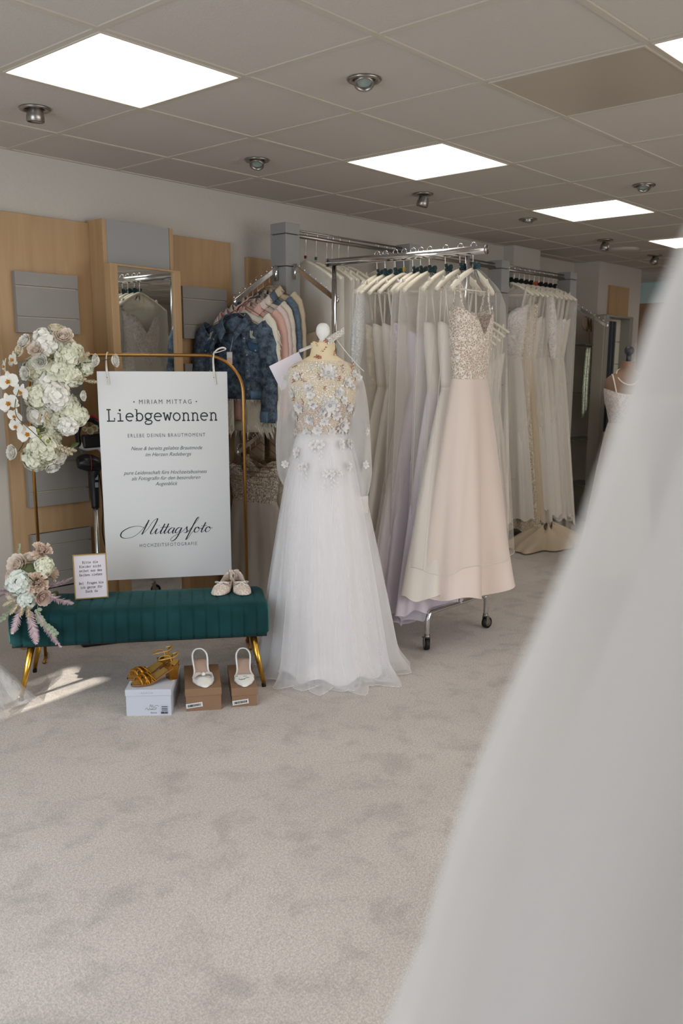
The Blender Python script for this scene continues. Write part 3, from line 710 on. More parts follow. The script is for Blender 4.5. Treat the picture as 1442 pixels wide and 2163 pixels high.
def sole_half(u, pts=((0, .001), (.04, .012), (.15, .028), (.32, .039), (.45, .037), (.65, .026), (.85, .029), (.96, .023), (1, .006))):
    return lerp_tab(pts, u)[0]
ROUND = ((0, .006), (.03, .02), (.12, .034), (.3, .041), (.45, .037), (.65, .028), (.85, .029), (.96, .022), (1, .006))
SATINW = mat('white_satin_shoe', '#e9e6e0', rough=0.3, sheen=0.3, bump=0.2, bscale=80)
LINING = mat('shoe_lining', '#b99f90', rough=0.7)
SOLE = mat('shoe_sole', '#8a7868', rough=0.6)
LACESHOE = lace_mat('shoe_lace', '#efe6dd', '#cdb5a3', scale=120, thr=0.45)
def flat_shoe(name, label, loc, rz, L=0.245, upper=None, shape=None, heel=0.012, vamp=0.36, strap=True, bow=False, counter=False, ties=False, cutout=False, group=None):
    t = thing(name, label, 'shoe', loc, rz, group)
    sh = (lambda u: sole_half(u, shape)) if shape else sole_half
    hz = lambda u: heel * max(0.0, min(1, (u - .3) / .6)) ** 1.3
    N = 26
    s = MB()
    def bot(u, v): x = (2 * v - 1); return (x * sh(u), u * L, hz(u))
    s.grid(lambda a, b: bot(b, a), 9, N)
    s.grid(lambda a, b: (lambda p: (p[0] * .98, p[1], p[2] + .005))(bot(b, a)), 9, N)
    s.grid(lambda a, b: (sh(b) * (1 if a < .5 else .98), b * L, hz(b) + (0 if a < .5 else .005)), 2, N)
    s.grid(lambda a, b: (-sh(b) * (1 if a < .5 else .98), b * L, hz(b) + (0 if a < .5 else .005)), 2, N)
    s.build('sole', SOLE, t, True)
    if heel > .03: MB().lathe([(.0005, 0), (.006, 0), (.007, .01), (.011, heel * .75), (.017, heel)], 14, (0, .90 * L, 0)).build('kitten_heel', SATINW, t, True)
    MB().grid(lambda a, b: ((2 * a - 1) * sh(.02 + .96 * b) * .93, (.02 + .96 * b) * L, hz(b) + .0062), 9, N).build('insole', LINING, t, True)
    # toe cap: arched shell open toward the heel, its throat cut lower in the middle
    hmax = 0.036 if heel < .03 else .027
    def up(a, b):
        th = PI * a
        cut = vamp * (1 + 0.28 * abs(cos(th)) ** 2)
        u = b * cut - .004
        h = 0.001 + hmax * max(0.0, min(1, (u / 0.30))) ** 0.6
        w = sh(max(0, u)) * min(1, .1 + 12 * b) + .0015
        return (-cos(th) * w, u * L - 0.001, hz(u) + .002 + sin(th) ** 0.75 * h)
    MB().grid(up, 17, 14).build('toe_cap', upper or SATINW, t, True, solid=0.0015)
    if counter:
        def ct(a, b):
            u = vamp * 1.2 + (1 - vamp * 1.2) * (1 - abs(2 * a - 1) ** 1.6) if False else None
            return None
        pts = []
        n = 24
        ring = []
        for i in range(n + 1):
            q = i / n; s_ = -1 if q < .5 else 1
            u = 0.42 + (1.0 - 0.42) * (1 - abs(2 * q - 1) ** 2.2)
            w = sh(min(u, .995)) if abs(2 * q - 1) > .12 else sh(.96) * abs(2 * q - 1) / .12
            ring.append((s_ * w, u * L, hz(u)))
        c = MB()
        def cg(a, b):
            i = int(round(a * n)); x, y, z = ring[i]; q = abs(2 * a - 1)
            return (x * (1 - .06 * b), y - (.004 * b if q < .3 else 0), z + .004 + b * (0.022 + 0.040 * (1 - q) ** 1.2))
        c.grid(cg, n + 1, 5); c.build('heel_counter', upper or SATINW, t, True, solid=0.0015)
    if strap:
        u0 = vamp * 1.22
        P = [(-sh(u0), u0 * L, hz(u0) + .010), (-sh(.6) * .95, .62 * L, .026), (-.029, .84 * L, .036 + heel * .9), (-.017, L * .965, .050 + heel), (.0, L * .99, .054 + heel), (.017, L * .965, .050 + heel), (.029, .84 * L, .036 + heel * .9), (sh(.6) * .95, .62 * L, .026), (sh(u0), u0 * L, hz(u0) + .010)]
        MB().tube(cr(P, 5), 0.0024, 6, flat=1.6).build('slingback_strap', upper if upper is not LACESHOE else SATINW, t, True)
    if bow:
        b = MB()
        for s_ in (-1, 1):
            def lp(a, c, s_=s_):
                ang = a * 2 * PI
                return (s_ * (0.003 + 0.034 * (1 - cos(ang)) / 2), vamp * L * .84 + (c - .5) * .042 * (0.35 + 0.9 * (1 - cos(ang)) / 2) - .002, hmax + .010 - .008 * (1 - cos(ang)) / 2 + 0.011 * sin(ang))
            b.grid(lp, 18, 6, closed=True)
        b.ball((0, vamp * L * .80, hmax + .014), 0.008, 8, 1, 1.2, 1)
        b.build('satin_bow', SATINW, t, True)
    if ties:
        for s_ in (-1, 1):
            MB().tube(cr([(0, vamp * L, hmax + .008), (s_ * .018, vamp * L - .008, hmax + .016), (s_ * .034, vamp * L + .004, hmax + .010), (s_ * .026, vamp * L + .012, hmax + .004), (0, vamp * L + .002, hmax + .009), (s_ * .030, vamp * L - .022, hmax - .004)], 6), 0.0018, 6).build('lace_tie', mat('white_cord', '#ece8e2', rough=0.6), t, True)
        MB().tube(cr([(-sh(.5), .5 * L, .018), (-.02, .42 * L, hmax + .004), (0, .40 * L, hmax + .010), (.02, .42 * L, hmax + .004), (sh(.5), .5 * L, .018)], 6), 0.002, 6).build('instep_cord', MATS['white_cord'], t, True)
    if cutout:
        c = MB(); 
        for k in range(9):
            a = R.uniform(.25, .75); bb = R.uniform(.45, .92); p = up(a, bb); q = R.uniform(0, PI)
            c.obox((p[0], p[1], p[2] + .0012), (cos(q), sin(q), 0), (-sin(q), cos(q), 0), (0, 0, 1), .0075, .0022, .0006)
        c.build('cut_out', mat('pearl_grey', '#9b9a9c', rough=0.3), t)
    return t
z1, z2 = 0.1025, 0.0875
flat_shoe('slingback_shoe', 'pointed white satin slingback flat with a satin bow on the larger brown box', BW(0.813, -0.262, z1), BA + 0.08, L=.265, heel=.045, vamp=.33, bow=True).scale = (1.15, 1, 1)
flat_shoe('slingback_shoe', 'pointed white slingback flat with silvery cut-outs on the smaller brown box', BW(0.985, -0.24, z2), BA - 0.04, L=.265, heel=.045, vamp=.33, cutout=True).scale = (1.1, 1, 1)
for x, y, rz, s in ((0.885, 0.155, -0.36, 'left'), (1.018, 0.140, 0.10, 'right')):
    flat_shoe('ballet_flat', 'round-toed lace ballet flat with cord ties on the bench, %s one of the pair' % s, BW(x, y, 0.409), BA + rz, L=0.24, upper=LACESHOE, shape=ROUND, vamp=0.34, strap=False, counter=True, ties=True, group='pair of lace ballet flats on the green bench')

GOLDLEA = mat('gold_leather', '#c28a2e', rough=0.28, metal=0.85, bump=0.5, bscale=60)
GOLDIN = mat('gold_insole', '#c9a45a', rough=0.35, metal=0.5)
def sandal(label, loc, rz):
    t = thing('heeled_sandal', label, 'shoe', loc, rz, 'pair of gold block-heeled sandals')
    L = 0.225; H = 0.068
    def hz(u): return 0.004 + H * (0.0 if u < .3 else ((u - .3) / .7) ** 1.25)
    sh = lambda u: sole_half(u, ROUND) * .95
    s = MB()
    for dz in (0, .007): s.grid(lambda a, b, dz=dz: ((2 * a - 1) * sh(b), b * L, hz(b) + dz), 7, 24)
    for sg in (-1, 1): s.grid(lambda a, b, sg=sg: (sg * sh(b), b * L, hz(b) + .007 * a), 2, 24)
    s.build('sole', mat('copper_sole', '#9c6a45', rough=0.4, metal=0.3), t, True)
    MB().grid(lambda a, b: ((2 * a - 1) * sh(b) * .94, b * L * .99, hz(b) + .0085), 7, 24).build('insole', GOLDIN, t, True)
    h = MB(); pr = []
    for z, y0, y1, w in ((0, .172, .212, .024), (.03, .168, .214, .026), (.064, .160, .219, .028)):
        pr.append([(-w, y0, z), (w, y0, z), (w, y1 - .008, z), (w * .6, y1, z), (-w * .6, y1, z), (-w, y1 - .008, z)])
    h.v = [p for q in pr for p in q]; h.f = [tuple(j * 6 + i if s_ == 0 else 0 for s_ in (0,)) for i in ()  for j in ()]
    for j in range(2):
        for i in range(6): h.f.append((j * 6 + i, j * 6 + (i + 1) % 6, (j + 1) * 6 + (i + 1) % 6, (j + 1) * 6 + i))
    h.f += [tuple(range(5, -1, -1)), tuple(range(12, 18))]
    h.build('block_heel', mat('gold_heel', '#a8752c', rough=0.2, metal=0.8), t)
    for k in range(7):
        u0 = .10 + .055 * k; u1 = .16 + .045 * ((k * 3) % 7)
        hh = .030 + .006 * sin(k)
        P = [(-sh(u0), u0 * L, hz(u0) + .004), (-.024, (u0 * .7 + u1 * .3) * L, hh), (0, (u0 + u1) / 2 * L, hh + .010), (.024, (u0 * .3 + u1 * .7) * L, hh), (sh(u1), u1 * L, hz(u1) + .004)]
        MB().tube(cr(P, 5), 0.0062, 8, flat=0.45).build('vamp_strap', GOLDLEA, t, True)
    P = [(-.027, .90 * L, hz(.9) + .006), (-.030, .86 * L, hz(.9) + .034), (-.024, .68 * L, hz(.9) + .040), (0, .58 * L, hz(.9) + .034), (.026, .68 * L, hz(.9) + .042), (.030, .86 * L, hz(.9) + .046), (.0, 1.0 * L, hz(.9) + .052), (-.024, .92 * L, hz(.9) + .044)]
    MB().tube(cr(P, 6), 0.0032, 6).build('ankle_strap', GOLDIN, t, True)
    MB().tube(cr([(-.027, .93 * L, hz(.93)), (-.022, .985 * L, hz(.95) + .03), (0, 1.0 * L, hz(.95) + .05)], 5), 0.0035, 6).build('heel_tab', GOLDLEA, t, True)
    MB().lathe([(.0035, -.001), (.006, 0), (.0035, .001)], 10, (.031, .80 * L, hz(.9) + .046)).build('buckle', SHINYGOLD, t, True)
    return t
sandal('gold strappy block-heeled sandal in front of its pair on the white box', BW(0.498, -0.235, 0.119), BA - 1.13)
sandal('gold strappy block-heeled sandal behind its pair, toe over the white box edge', BW(0.478, -0.150, 0.119), BA - 1.05)

# ================================================================== FLOWERS
def petal(mb, o, d, n, L, W, cup=0.3, curl=0.2, prof=None, nu=5, nv=5, ruf=0.0):
    o = Vector(o); d = Vector(d).normalized(); n = Vector(n); n = (n - d * n.dot(d)).normalized(); s = d.cross(n)
    ph = R.uniform(0, 6)
    pf = prof or (lambda u: sin(PI * min(1, (u * 0.86 + 0.10))) ** 0.6)
    def fn(a, b):
        v = 2 * a - 1
        w = W * 0.5 * pf(b)
        return o + d * (L * b) + s * (v * w) + n * (cup * v * v * w + curl * b * b * L + ruf * sin(9 * a + ph) * b * W * .5)
    mb.grid(fn, nv, nu)
def rdir(axis, ang):
    """random direction around an axis"""
    axis = Vector(axis).normalized(); a = axis.orthogonal().normalized(); b = axis.cross(a); q = R.uniform(0, 2 * PI)
    return (axis * cos(ang) + (a * cos(q) + b * sin(q)) * sin(ang)).normalized()
Z_ = Vector((0, 0, 1))
def ring_dirs(n, ang, off=0):
    return [Vector((sin(ang) * cos(2 * PI * (k + off) / n), sin(ang) * sin(2 * PI * (k + off) / n), cos(ang))) for k in range(n)]
def fl_rose(r, layers=5):
    m = MB()
    for j in range(layers):
        k = (j + 1) / layers; nn = 3 + j
        for i, d in enumerate(ring_dirs(nn, 0.15 + 1.15 * k ** 1.4, j * .37)):
            h = Vector((d.x, d.y, 0)).normalized()
            petal(m, h * r * .10 * k + Z_ * (-.25 * r * k), d, Z_ * 1.0 - h * .4, r * (0.65 + .45 * k), r * (0.75 + .45 * k), .45, .10 + .32 * k, ruf=.05)
    return m
def fl_carnation(r, n=90):
    m = MB()
    for i in range(n):
        d = rdir((0, 0, 1), R.uniform(.05, 1.35) ** 1.0)
        h = Vector((d.x, d.y, 0.001)).normalized()
        petal(m, (0, 0, -.2 * r), d, Z_ - h * .3, r * R.uniform(.85, 1.2), r * .34, .8, .22, lambda u: .25 + .75 * u ** .7, ruf=.18)
    return m
def fl_hydrangea(r, n=42, pr=0.018):
    m = MB(); ga = PI * (3 - 5 ** .5)
    for i in range(n):
        z = 1 - 1.35 * (i + .5) / n; q = ga * i; h = (1 - z * z) ** .5
        c = Vector((h * cos(q), h * sin(q), z)); nr = (c + Vector((R.uniform(-.3, .3), R.uniform(-.3, .3), R.uniform(-.3, .3)))).normalized()
        p = c * r * R.uniform(.86, 1.06); a = nr.orthogonal().normalized(); b = nr.cross(a); ph = R.uniform(0, 2)
        for k in range(4):
            d = a * cos(ph + k * PI / 2) + b * sin(ph + k * PI / 2) + nr * R.uniform(-.05, .35)
            petal(m, p, d, nr, pr * R.uniform(.9, 1.15), pr * 1.25, .25, .1, nu=4, nv=4)
    return m
def fl_orchid(r):
    m = MB()
    for k, (a, L, W) in enumerate(((90, 1, .62), (210, .95, .58), (330, .95, .58))):
        d = Vector((cos(math.radians(a)), sin(math.radians(a)), .15)); petal(m, (0, 0, 0), d, Z_, r * L, r * W, .2, -.15)
    for a in (12, 168):
        d = Vector((cos(math.radians(a)), sin(math.radians(a)), .22)); petal(m, (0, 0, .002), d, Z_, r * .98, r * 1.15, .15, -.1, lambda u: sin(PI * min(1, u * .85 + .08)) ** .45, ruf=.06)
    return m
def fl_center(r):
    m = MB()
    for k in range(5): petal(m, (0, 0, .003), Vector((cos(k * 1.3 + 1), sin(k * 1.3 + 1), .9)), Z_, r * .36, r * .22, .7, .1, nu=4, nv=4)
    m.ball((0, 0, r * .12), r * .09, 6)
    return m
def fl_spray(L, n=34):
    """plume of small stiff buds"""
    m = MB()
    for i in range(n):
        t = i / n; w = .26 * L * sin(PI * min(1, t * .9 + .12)) ** .8
        for k in range(3):
            q = R.uniform(0, 2 * PI); d = Vector((cos(q) * .8, sin(q) * .8, .75)); 
            petal(m, (0, 0, t * L), d, Z_, w * R.uniform(.7, 1.1), .007, .3, .1, nu=4, nv=3)
    return m
def fl_feather(L, W, droop=.35, n=60):
    m = MB(); sp = [Vector((0, droop * L * (t / 12) ** 2, L * t / 12 * (1 - .15 * (t / 12)))) for t in range(13)]
    m.tube(sp, [.0016 * (1 - .7 * i / 12) for i in range(13)], 5)
    for i in range(n * 4):
        t = R.uniform(.08, 1.0); j = min(11, int(t * 12)); p = sp[j].lerp(sp[j + 1], t * 12 - j); tg = (sp[j + 1] - sp[j]).normalized()
        s = R.choice((-1, 1)); w = W * (sin(PI * min(1, t * .8 + .16)) ** .7) * R.uniform(.75, 1.1)
        d = (Vector((s, R.uniform(-.5, .5), 0)) + tg * 1.1).normalized(); nn = Vector((0, 0, 0)) + tg.cross(d)
        e = p + d * w + Vector((0, droop * w * .5, -.12 * w)); side = nn.cross(d).normalized() * .0011
        mid = p.lerp(e, .5) + Vector((0, 0, .06 * w))
        m.add([p - side, p + side, mid + side * .9, e, mid - side * .9], [(0, 1, 2, 4), (4, 2, 3)])
    return m
def fl_euc(L, n=9, r=.011):
    m = MB(); sp = [Vector((.02 * sin(t * .5), 0, L * t / 10)) for t in range(11)]
    m.tube(sp, .0014, 5)
    for i in range(n):
        p = sp[1 + i]; 
        for s in (-1, 1): petal(m, p, (s, R.uniform(-.5, .5), .4), (0, -1, .3), r * 1.9, r * 1.7, .1, .1, nu=5, nv=5)
    return m
FW = mat('petal_white', '#f6f3ea', rough=0.6, transl=0.12)
FG = mat('petal_greenwhite', '#eeedd8', rough=0.6, transl=0.12, var=.06, vscale=20)
FP = mat('petal_peach', '#fbeee1', rough=0.6, transl=0.12, var=.05, vscale=15)
FR_ = mat('petal_rosebeige', '#f8e3d3', rough=0.6, transl=0.12, var=.12, vscale=25)
FC = mat('petal_cream', '#f2e8cf', rough=0.6, transl=0.12)
FB = mat('petal_palemint', '#e9eee6', rough=0.6, transl=0.12)
FO = mat('orchid_heart', '#c98a1f', rough=0.5)
FPK = mat('plume_pink', '#cdb6bd', rough=0.9)
GRN = mat('stem_green', '#4d5a30', rough=0.6)
EUC = mat('eucalyptus_leaf', '#9aa68c', rough=0.6)
_PR = {}
def proto(key, fn, m):
    if key not in _PR:
        mb = fn(); me = bpy.data.meshes.new(key); me.from_pydata([tuple(v) for v in mb.v], [], mb.f); me.update(); me.materials.append(m)
        me.polygons.foreach_set('use_smooth', [True] * len(me.polygons)); _PR[key] = me
    return _PR[key]
def put(name, me, parent, loc, direction, spin=None, sc=1.0):
    o = bpy.data.objects.new(name, me); COL.objects.link(o); o.parent = parent; o.location = loc
    q = Vector(direction).to_track_quat('Z', 'Y')
    if spin is None: spin = R.uniform(0, 2 * PI)
    o.rotation_mode = 'QUATERNION'; o.rotation_quaternion = q @ Matrix.Rotation(spin, 4, 'Z').to_quaternion(); o.scale = (sc, sc, sc)
    return o
# garland on the upper left corner of the arch (arch frame coordinates: along, depth, height)
gar = thing('flower_garland', 'hanging garland of white orchids, hydrangeas and roses on the arch corner', 'flower arrangement', AO, AA)
for i, (u, z, dr, s) in enumerate(((.10, 1.585, (-.2, -.7, .8), 1), (.20, 1.53, (.3, -.9, .5), 1.05), (.15, 1.455, (.2, -1, .2), 1.15), (.095, 1.40, (-.1, -1, .1), 1.1), (.04, 1.46, (-.5, -.9, .4), .9),
        (.205, 1.43, (.6, -.8, .0), .85), (.13, 1.33, (.2, -1, 0), 1.1), (.045, 1.33, (-.4, -1, 0), .9), (.17, 1.28, (.4, -1, -.1), 1.0), (.045, 1.245, (-.3, -1, -.1), .95), (.12, 1.215, (.1, -1, -.1), 1.05),
        (.225, 1.235, (.7, -.8, -.1), .75), (.18, 1.19, (.5, -.9, -.4), .75), (.06, 1.085, (.1, -1, 0), 1.1), (.02, 1.04, (-.2, -1, -.5), 1.0), (.10, 1.05, (.4, -.8, -.5), .9), (.09, 1.14, (0, -1, .1), .8), (.27, 1.47, (.6, -.7, .1), .65))):
    k = i % 3
    me = proto('hydrangea_%d' % k, lambda: fl_hydrangea(.050, 78, .0145), FG if k else FW)
    put('hydrangea_head', me, gar, (u, -.055 - .035 * cos(i), z), dr, sc=s * 1.22)
for u, z, dr, s, m in ((.182, 1.605, (.1, -.9, .6), 1.25, FP), (.057, 1.548, (-.2, -1, .4), 1.0, FP), (.073, 1.495, (-.2, -1, .1), 1.0, FW), (.15, 1.64, (0, -.4, 1), .9, FC), (.335, 1.50, (-1, -.5, .1), .85, FW), (.405, 1.50, (1, -.5, .1), .85, FW),
        (.25, 1.335, (1, -.4, 0), .7, FW), (-.072, 1.07, (-.7, -.6, .1), 1.0, FW), (.095, 1.005, (.3, -.6, -.7), .95, FW), (.015, 1.58, (-.6, -.6, .5), 1.0, FW), (-.01, 1.54, (-.8, -.5, .3), .9, FC), (.01, 1.44, (-.7, -.7, 0), .9, FW)):
    me = proto('rose_' + m.name, lambda: fl_rose(.034, 6), m)
    put('rose', me, gar, (u, -.125, z), dr, sc=s * 1.1)
for u, z, dr, s in ((-.072, 1.40, (-.4, -1, .1), 1.15), (-.078, 1.30, (-.4, -1, 0), 1.15), (-.005, 1.155, (-.1, -1, 0), 1.1), (-.052, 1.19, (-.6, -.8, 0), .95), (-.045, 1.50, (-.9, -.5, .1), 1), (-.085, 1.47, (-1, -.3, .1), .9), (-.02, 1.35, (-.5, -.8, 0), .95), (-.055, 1.24, (-.5, -.9, -.2), .9)):
    o = put('orchid_bloom', proto('orchid', lambda: fl_orchid(.045), FW), gar, (u, -.125, z), dr, R.uniform(-.4, .4), s)
    put('orchid_heart', proto('orchid_heart', lambda: fl_center(.045), FO), o, (0, 0, 0), (0, 0, 1), 0)
for u, z, dr, s in ((.25, 1.49, (.6, -.6, .6), 1), (.21, 1.41, (1, -.4, .05), .9), (.27, 1.405, (1, -.5, -.1), .8), (.083, 1.27, (.1, -.6, -1), 1.1), (.11, 1.10, (.9, -.5, -.45), 1.3), (.06, 1.26, (-.2, -.6, -.9), .8), (.14, 1.09, (1, -.4, -.2), 1)):
    put('astilbe_spray', proto('astilbe', lambda: fl_spray(.085), FC), gar, (u, -.115, z), dr, sc=s)
st = [MB().tube(cr([(-.03, -.12, 1.37), (-.05, -.155, 1.30), (-.045, -.16, 1.24), (0, -.165, 1.19), (.05, -.17, 1.14), (.08, -.16, 1.10)], 5), .002, 6),
      MB().tube(cr([(-.02, -.13, 1.34), (-.015, -.16, 1.29), (-.02, -.16, 1.25)], 5), .0016, 6), MB().tube(cr([(.19, -.09, 1.335), (.22, -.09, 1.333), (.245, -.09, 1.335)], 4), .002, 6),
      MB().tube(cr([(.27, -.08, 1.49), (.31, -.09, 1.495), (.34, -.08, 1.50), (.40, -.05, 1.51)], 4), .0022, 6), MB().tube(cr([(-.02, -.05, 1.15), (-.04, -.05, 1.10), (-.06, -.06, 1.07)], 4), .002, 6)]
for m_ in st: m_.build('stem', GRN, gar, True)
for u, z in ((.046, 1.174), (.054, 1.147), (.088, 1.124)):
    MB().ball((u, -.172, z), .0085, 8, 1, 1, 1.2).build('orchid_bud', mat('bud_green', '#8b9148', rough=.5), gar, True)
for k in range(16):
    u = R.uniform(0, .25); z = R.uniform(1.05, 1.55)
    lf = MB(); petal(lf, (0, 0, 0), (0, 0, 1), (0, -1, 0), .05, .028, .2, .2); put('leaf', proto('leafmesh', lambda lf=lf: lf, GRN), gar, (u, -.06, z), (R.uniform(-1, 1), -.6, R.uniform(-.5, 1)), sc=R.uniform(.7, 1.1))
core = MB().tube(cr([(.30, -.02, 1.49), (.17, -.03, 1.50), (.07, -.03, 1.42), (.06, -.03, 1.25), (.06, -.03, 1.05)], 5), .030, 8)
core.build('moss_core', mat('moss', '#5e6544', rough=.9), gar, True)

# bouquet lying on the left end of the bench (bench frame coordinates)
bq = thing('flower_bouquet', 'peach and cream silk flower bouquet with pink plumes on the left bench end', 'flower arrangement', BW(0, 0, 0.0), BA)
for u, y, z, dr, kind, s in ((.115, .10, .655, (.2, -.8, .6), 'carn', 1.0), (.015, .10, .60, (-.4, -.8, .4), 'rosec', 1.45), (.125, .06, .60, (.6, -.7, .3), 'hyd', .8), (.095, .03, .535, (.3, -1, .1), 'carn', 1.08), (.02, .03, .535, (-.3, -1, .1), 'hydb', 1.0),
        (-.005, .05, .49, (-.5, -.8, -.1), 'rosec', 1.15), (.12, .00, .475, (.5, -.9, -.1), 'roser', 1.05), (.05, .02, .46, (0, -.9, -.4), 'hydb', .8), (.06, .12, .62, (-.1, -.3, 1), 'rosec', 1.1), (-.02, .10, .54, (-.9, -.3, .1), 'rosec', 1.1), (.14, .12, .55, (.9, -.2, .2), 'carn', .8)):
    if kind == 'carn': me = proto('carnation', lambda: fl_carnation(.05), FR_)
    elif kind == 'rosec': me = proto('rose_' + FP.name, lambda: fl_rose(.034), FP)
    elif kind == 'roser': me = proto('roser', lambda: fl_rose(.036, 6), mat('petal_dustyrose', '#f0dccf', rough=.6, transl=.25))
    elif kind == 'hyd': me = proto('hydrangea_1', lambda: fl_hydrangea(.05, 46), FG)
    else: me = proto('hyd_mint', lambda: fl_hydrangea(.05, 46), FB)
    put({'carn': 'carnation', 'rosec': 'peach_rose', 'roser': 'dusty_rose', 'hyd': 'hydrangea_head', 'hydb': 'hydrangea_head'}[kind], me, bq, (u, y, z), dr, sc=s)
for a, b, L, W, dr_ in (((.10, .02, .50), (.26, -.06, .42), .17, .035, .2), ((.10, .06, .50), (.27, .02, .53), .16, .03, .1), ((.06, -.01, .44), (.09, -.075, .26), .19, .034, .1), ((.03, .0, .45), (.0, -.06, .31), .15, .03, .1),
        ((.09, -.02, .42), (.185, -.075, .23), .20, .026, .1), ((0, .05, .5), (-.14, .0, .50), .16, .045, .2), ((0, .06, .5), (-.14, .04, .44), .14, .04, .2)):
    d = Vector(b) - Vector(a); me = proto('plume_%.2f_%.3f' % (L, W), lambda: fl_feather(L, W, .12), FPK)
    put('pink_plume', me, bq, a, d, 0, d.length / L * 1.05)
for a, d in (((.03, .0, .46), (-.5, -.5, -.55)), ((.045, .0, .46), (-.2, -.6, -.7)), ((.02, .02, .47), (-.8, -.4, -.3)), ((.06, -.005, .45), (.05, -.7, -.8))):
    put('cream_spray', proto('astilbe', lambda: fl_spray(.085), FC), bq, a, d, sc=.95)
for a, d in (((.10, -.01, .44), (.42, -.35, -.9)), ((-.02, .03, .44), (-.6, -.4, -.7)), ((.03, .1, .64), (-.3, 0, 1))):
    put('eucalyptus_sprig', proto('euc', lambda: fl_euc(.17), EUC), bq, a, d, sc=.95 if a[2] < .6 else .35)
MB().ball((.06, .09, .53), .075, 10, 1, .8, 1.05).build('stem_bundle', MATS['moss'], bq, True)
MB().tube(cr([(.06, .1, .44), (.10, .2, .422), (.14, .3, .420)], 4), .011, 8).build('stem', GRN, bq, True)

# ================================================================== VACUUM CLEANER behind the bench
BK = mat('vacuum_black', '#15151a', rough=.3); WH = mat('vacuum_white', '#d9d9dc', rough=.35)
vac = thing('stick_vacuum', 'black and white cordless stick vacuum cleaner standing behind the sign', 'vacuum cleaner', (0.872, -0.215, 0), BA * .6)
MB().tube([(0, 0, .05), (0, .0, .765)], .0145, 16).build('tube', mat('vacuum_tube', '#b9b3ad', rough=.25, metal=.9), vac, True)
MB().tube(cr([(0, 0, .74), (0, 0, .82), (0, -.004, .90), (.004, -.01, .945)], 4), [.021, .021, .022, .023, .023, .024, .025, .026, .026, .027, .028, .028, .03][:13], 16).build('neck', BK, vac, True)
for z in (.865, .905): MB().obox((.008, -.026, z), (1, 0, 0), (0, 1, 0), (0, 0, 1), .009, .004, .014).build('button', mat('grey_button', '#7f7f84', rough=.4), vac, bevel=.003)
bd = MB().tube(cr([(-.085, -.02, .985), (-.045, -.02, .985), (.0, -.018, .975), (.03, -.01, .965)], 4), [.030, .034, .038, .042, .044, .045, .045, .044, .042, .040, .038, .036, .034][:13], 18).build('motor_housing', BK, vac, True)
MB().tube([(-.022, -.019, .981), (-.019, -.019, .981)], [.0462, .0462], 24).build('red_ring', mat('red_ring', '#a3253a', rough=.4), bd, True)
MB().tube(cr([(.05, -.02, .95), (.058, -.02, 1.02), (.03, -.02, 1.065), (-.03, -.02, 1.062), (-.065, -.02, 1.075)], 4), [.024, .024, .022, .02, .019, .018, .018, .018, .018, .018, .018, .018, .018, .018, .018, .018, .018][:17], 12).build('white_body', WH, vac, True)
MB().tube(cr([(-.07, -.02, 1.07), (-.075, -.02, 1.14), (-.045, -.02, 1.20), (.01, -.02, 1.20), (.045, -.02, 1.15), (.055, -.02, 1.05)], 5), .014, 12).build('handle', BK, vac, True)
MB().obox((-.005, -.02, 1.095), (1, 0, .05), (0, 1, 0), (-.05, 0, 1), .05, .028, .035).build('battery', BK, vac, bevel=.01)
MB().tube(cr([(-.03, -.02, 1.215), (.0, -.02, 1.222), (.03, -.02, 1.205)], 4), .010, 10).build('red_trigger_cap', MATS['red_ring'], vac, True)
MB().box(-.12, .12, -.07, .05, .0, .055).build('floor_head', BK, vac, bevel=.012)
cb = MB().tube(cr([(.03, .02, .95), (.045, .03, .75), (.035, .03, .6), (.055, .03, .45), (.03, .03, .2), (.1, .03, .01)], 6), .003, 6); cb.build('cable', BLACK, vac, True)
vf = thing('loose_bloom', 'small cream silk flower cluster caught on top of the vacuum cleaner', 'flower', (0.815, -0.285, 1.15), 0)
for dx, dz, s in ((0, 0, .6), (.028, .012, .55), (-.03, .01, .4)): put('blossom', proto('rose_' + FC.name, lambda: fl_rose(.034), FC), vf, (dx, 0, dz), (-.3, -1, .3), sc=s)
lf = MB(); petal(lf, (0, 0, .02), (-.4, -.2, .9), (0, -1, 0), .03, .018, .2, .2); lf.build('leaf', GRN, vf, True)

# ================================================================== floor corner at the left: organza hem and clear film
ORG = mat('sequin_organza', '#dfe2e6', rough=.25, alpha=.24, transl=.25, bump=.6, bscale=45)
tg = thing('organza_skirt', 'crisp sequinned organza skirt hem spilling in from the left beside the bench leg', 'gown', (-0.20, -0.52, 0), 0.3)
for k, (r0, r1, z1, ph) in enumerate(((.14, .34, .36, 0), (.12, .39, .30, 1.4), (.10, .29, .38, 2.5))):
    def fn(a, b, r0=r0, r1=r1, z1=z1, ph=ph, k=k):
        th = 2 * PI * a; rr = r0 + (r1 - r0) * b ** .8; rr *= 1 + .13 * b * sin(7 * th + ph) + .05 * b * sin(13 * th + 2 * ph)
        return (rr * cos(th), rr * sin(th), z1 * (1 - b) + .006 + .008 * k + .01 * abs(sin(9 * th + ph)) * b)
    MB().grid(fn, 120, 12, closed=True).build('tulle_layer', ORG, tg, True)
sq = MB()
for i in range(420):
    th = R.uniform(0, 2 * PI); b = R.uniform(.1, 1); rr = .15 + .22 * b; z = .32 * (1 - b) + .03; a = R.uniform(0, 3)
    sq.obox((rr * cos(th), rr * sin(th), z), (cos(a), sin(a), 0), (-sin(a), cos(a), .4), (0, 0, 1), .0022, .0022, .0003)
tag(sq.build('sequins', mat('sequin', '#e8ecf2', rough=.1, metal=.8), tg), kind='stuff')
FILM = mat('clear_film', '#f2f2f0', rough=.08, alpha=.10, bump=.8, bscale=9)
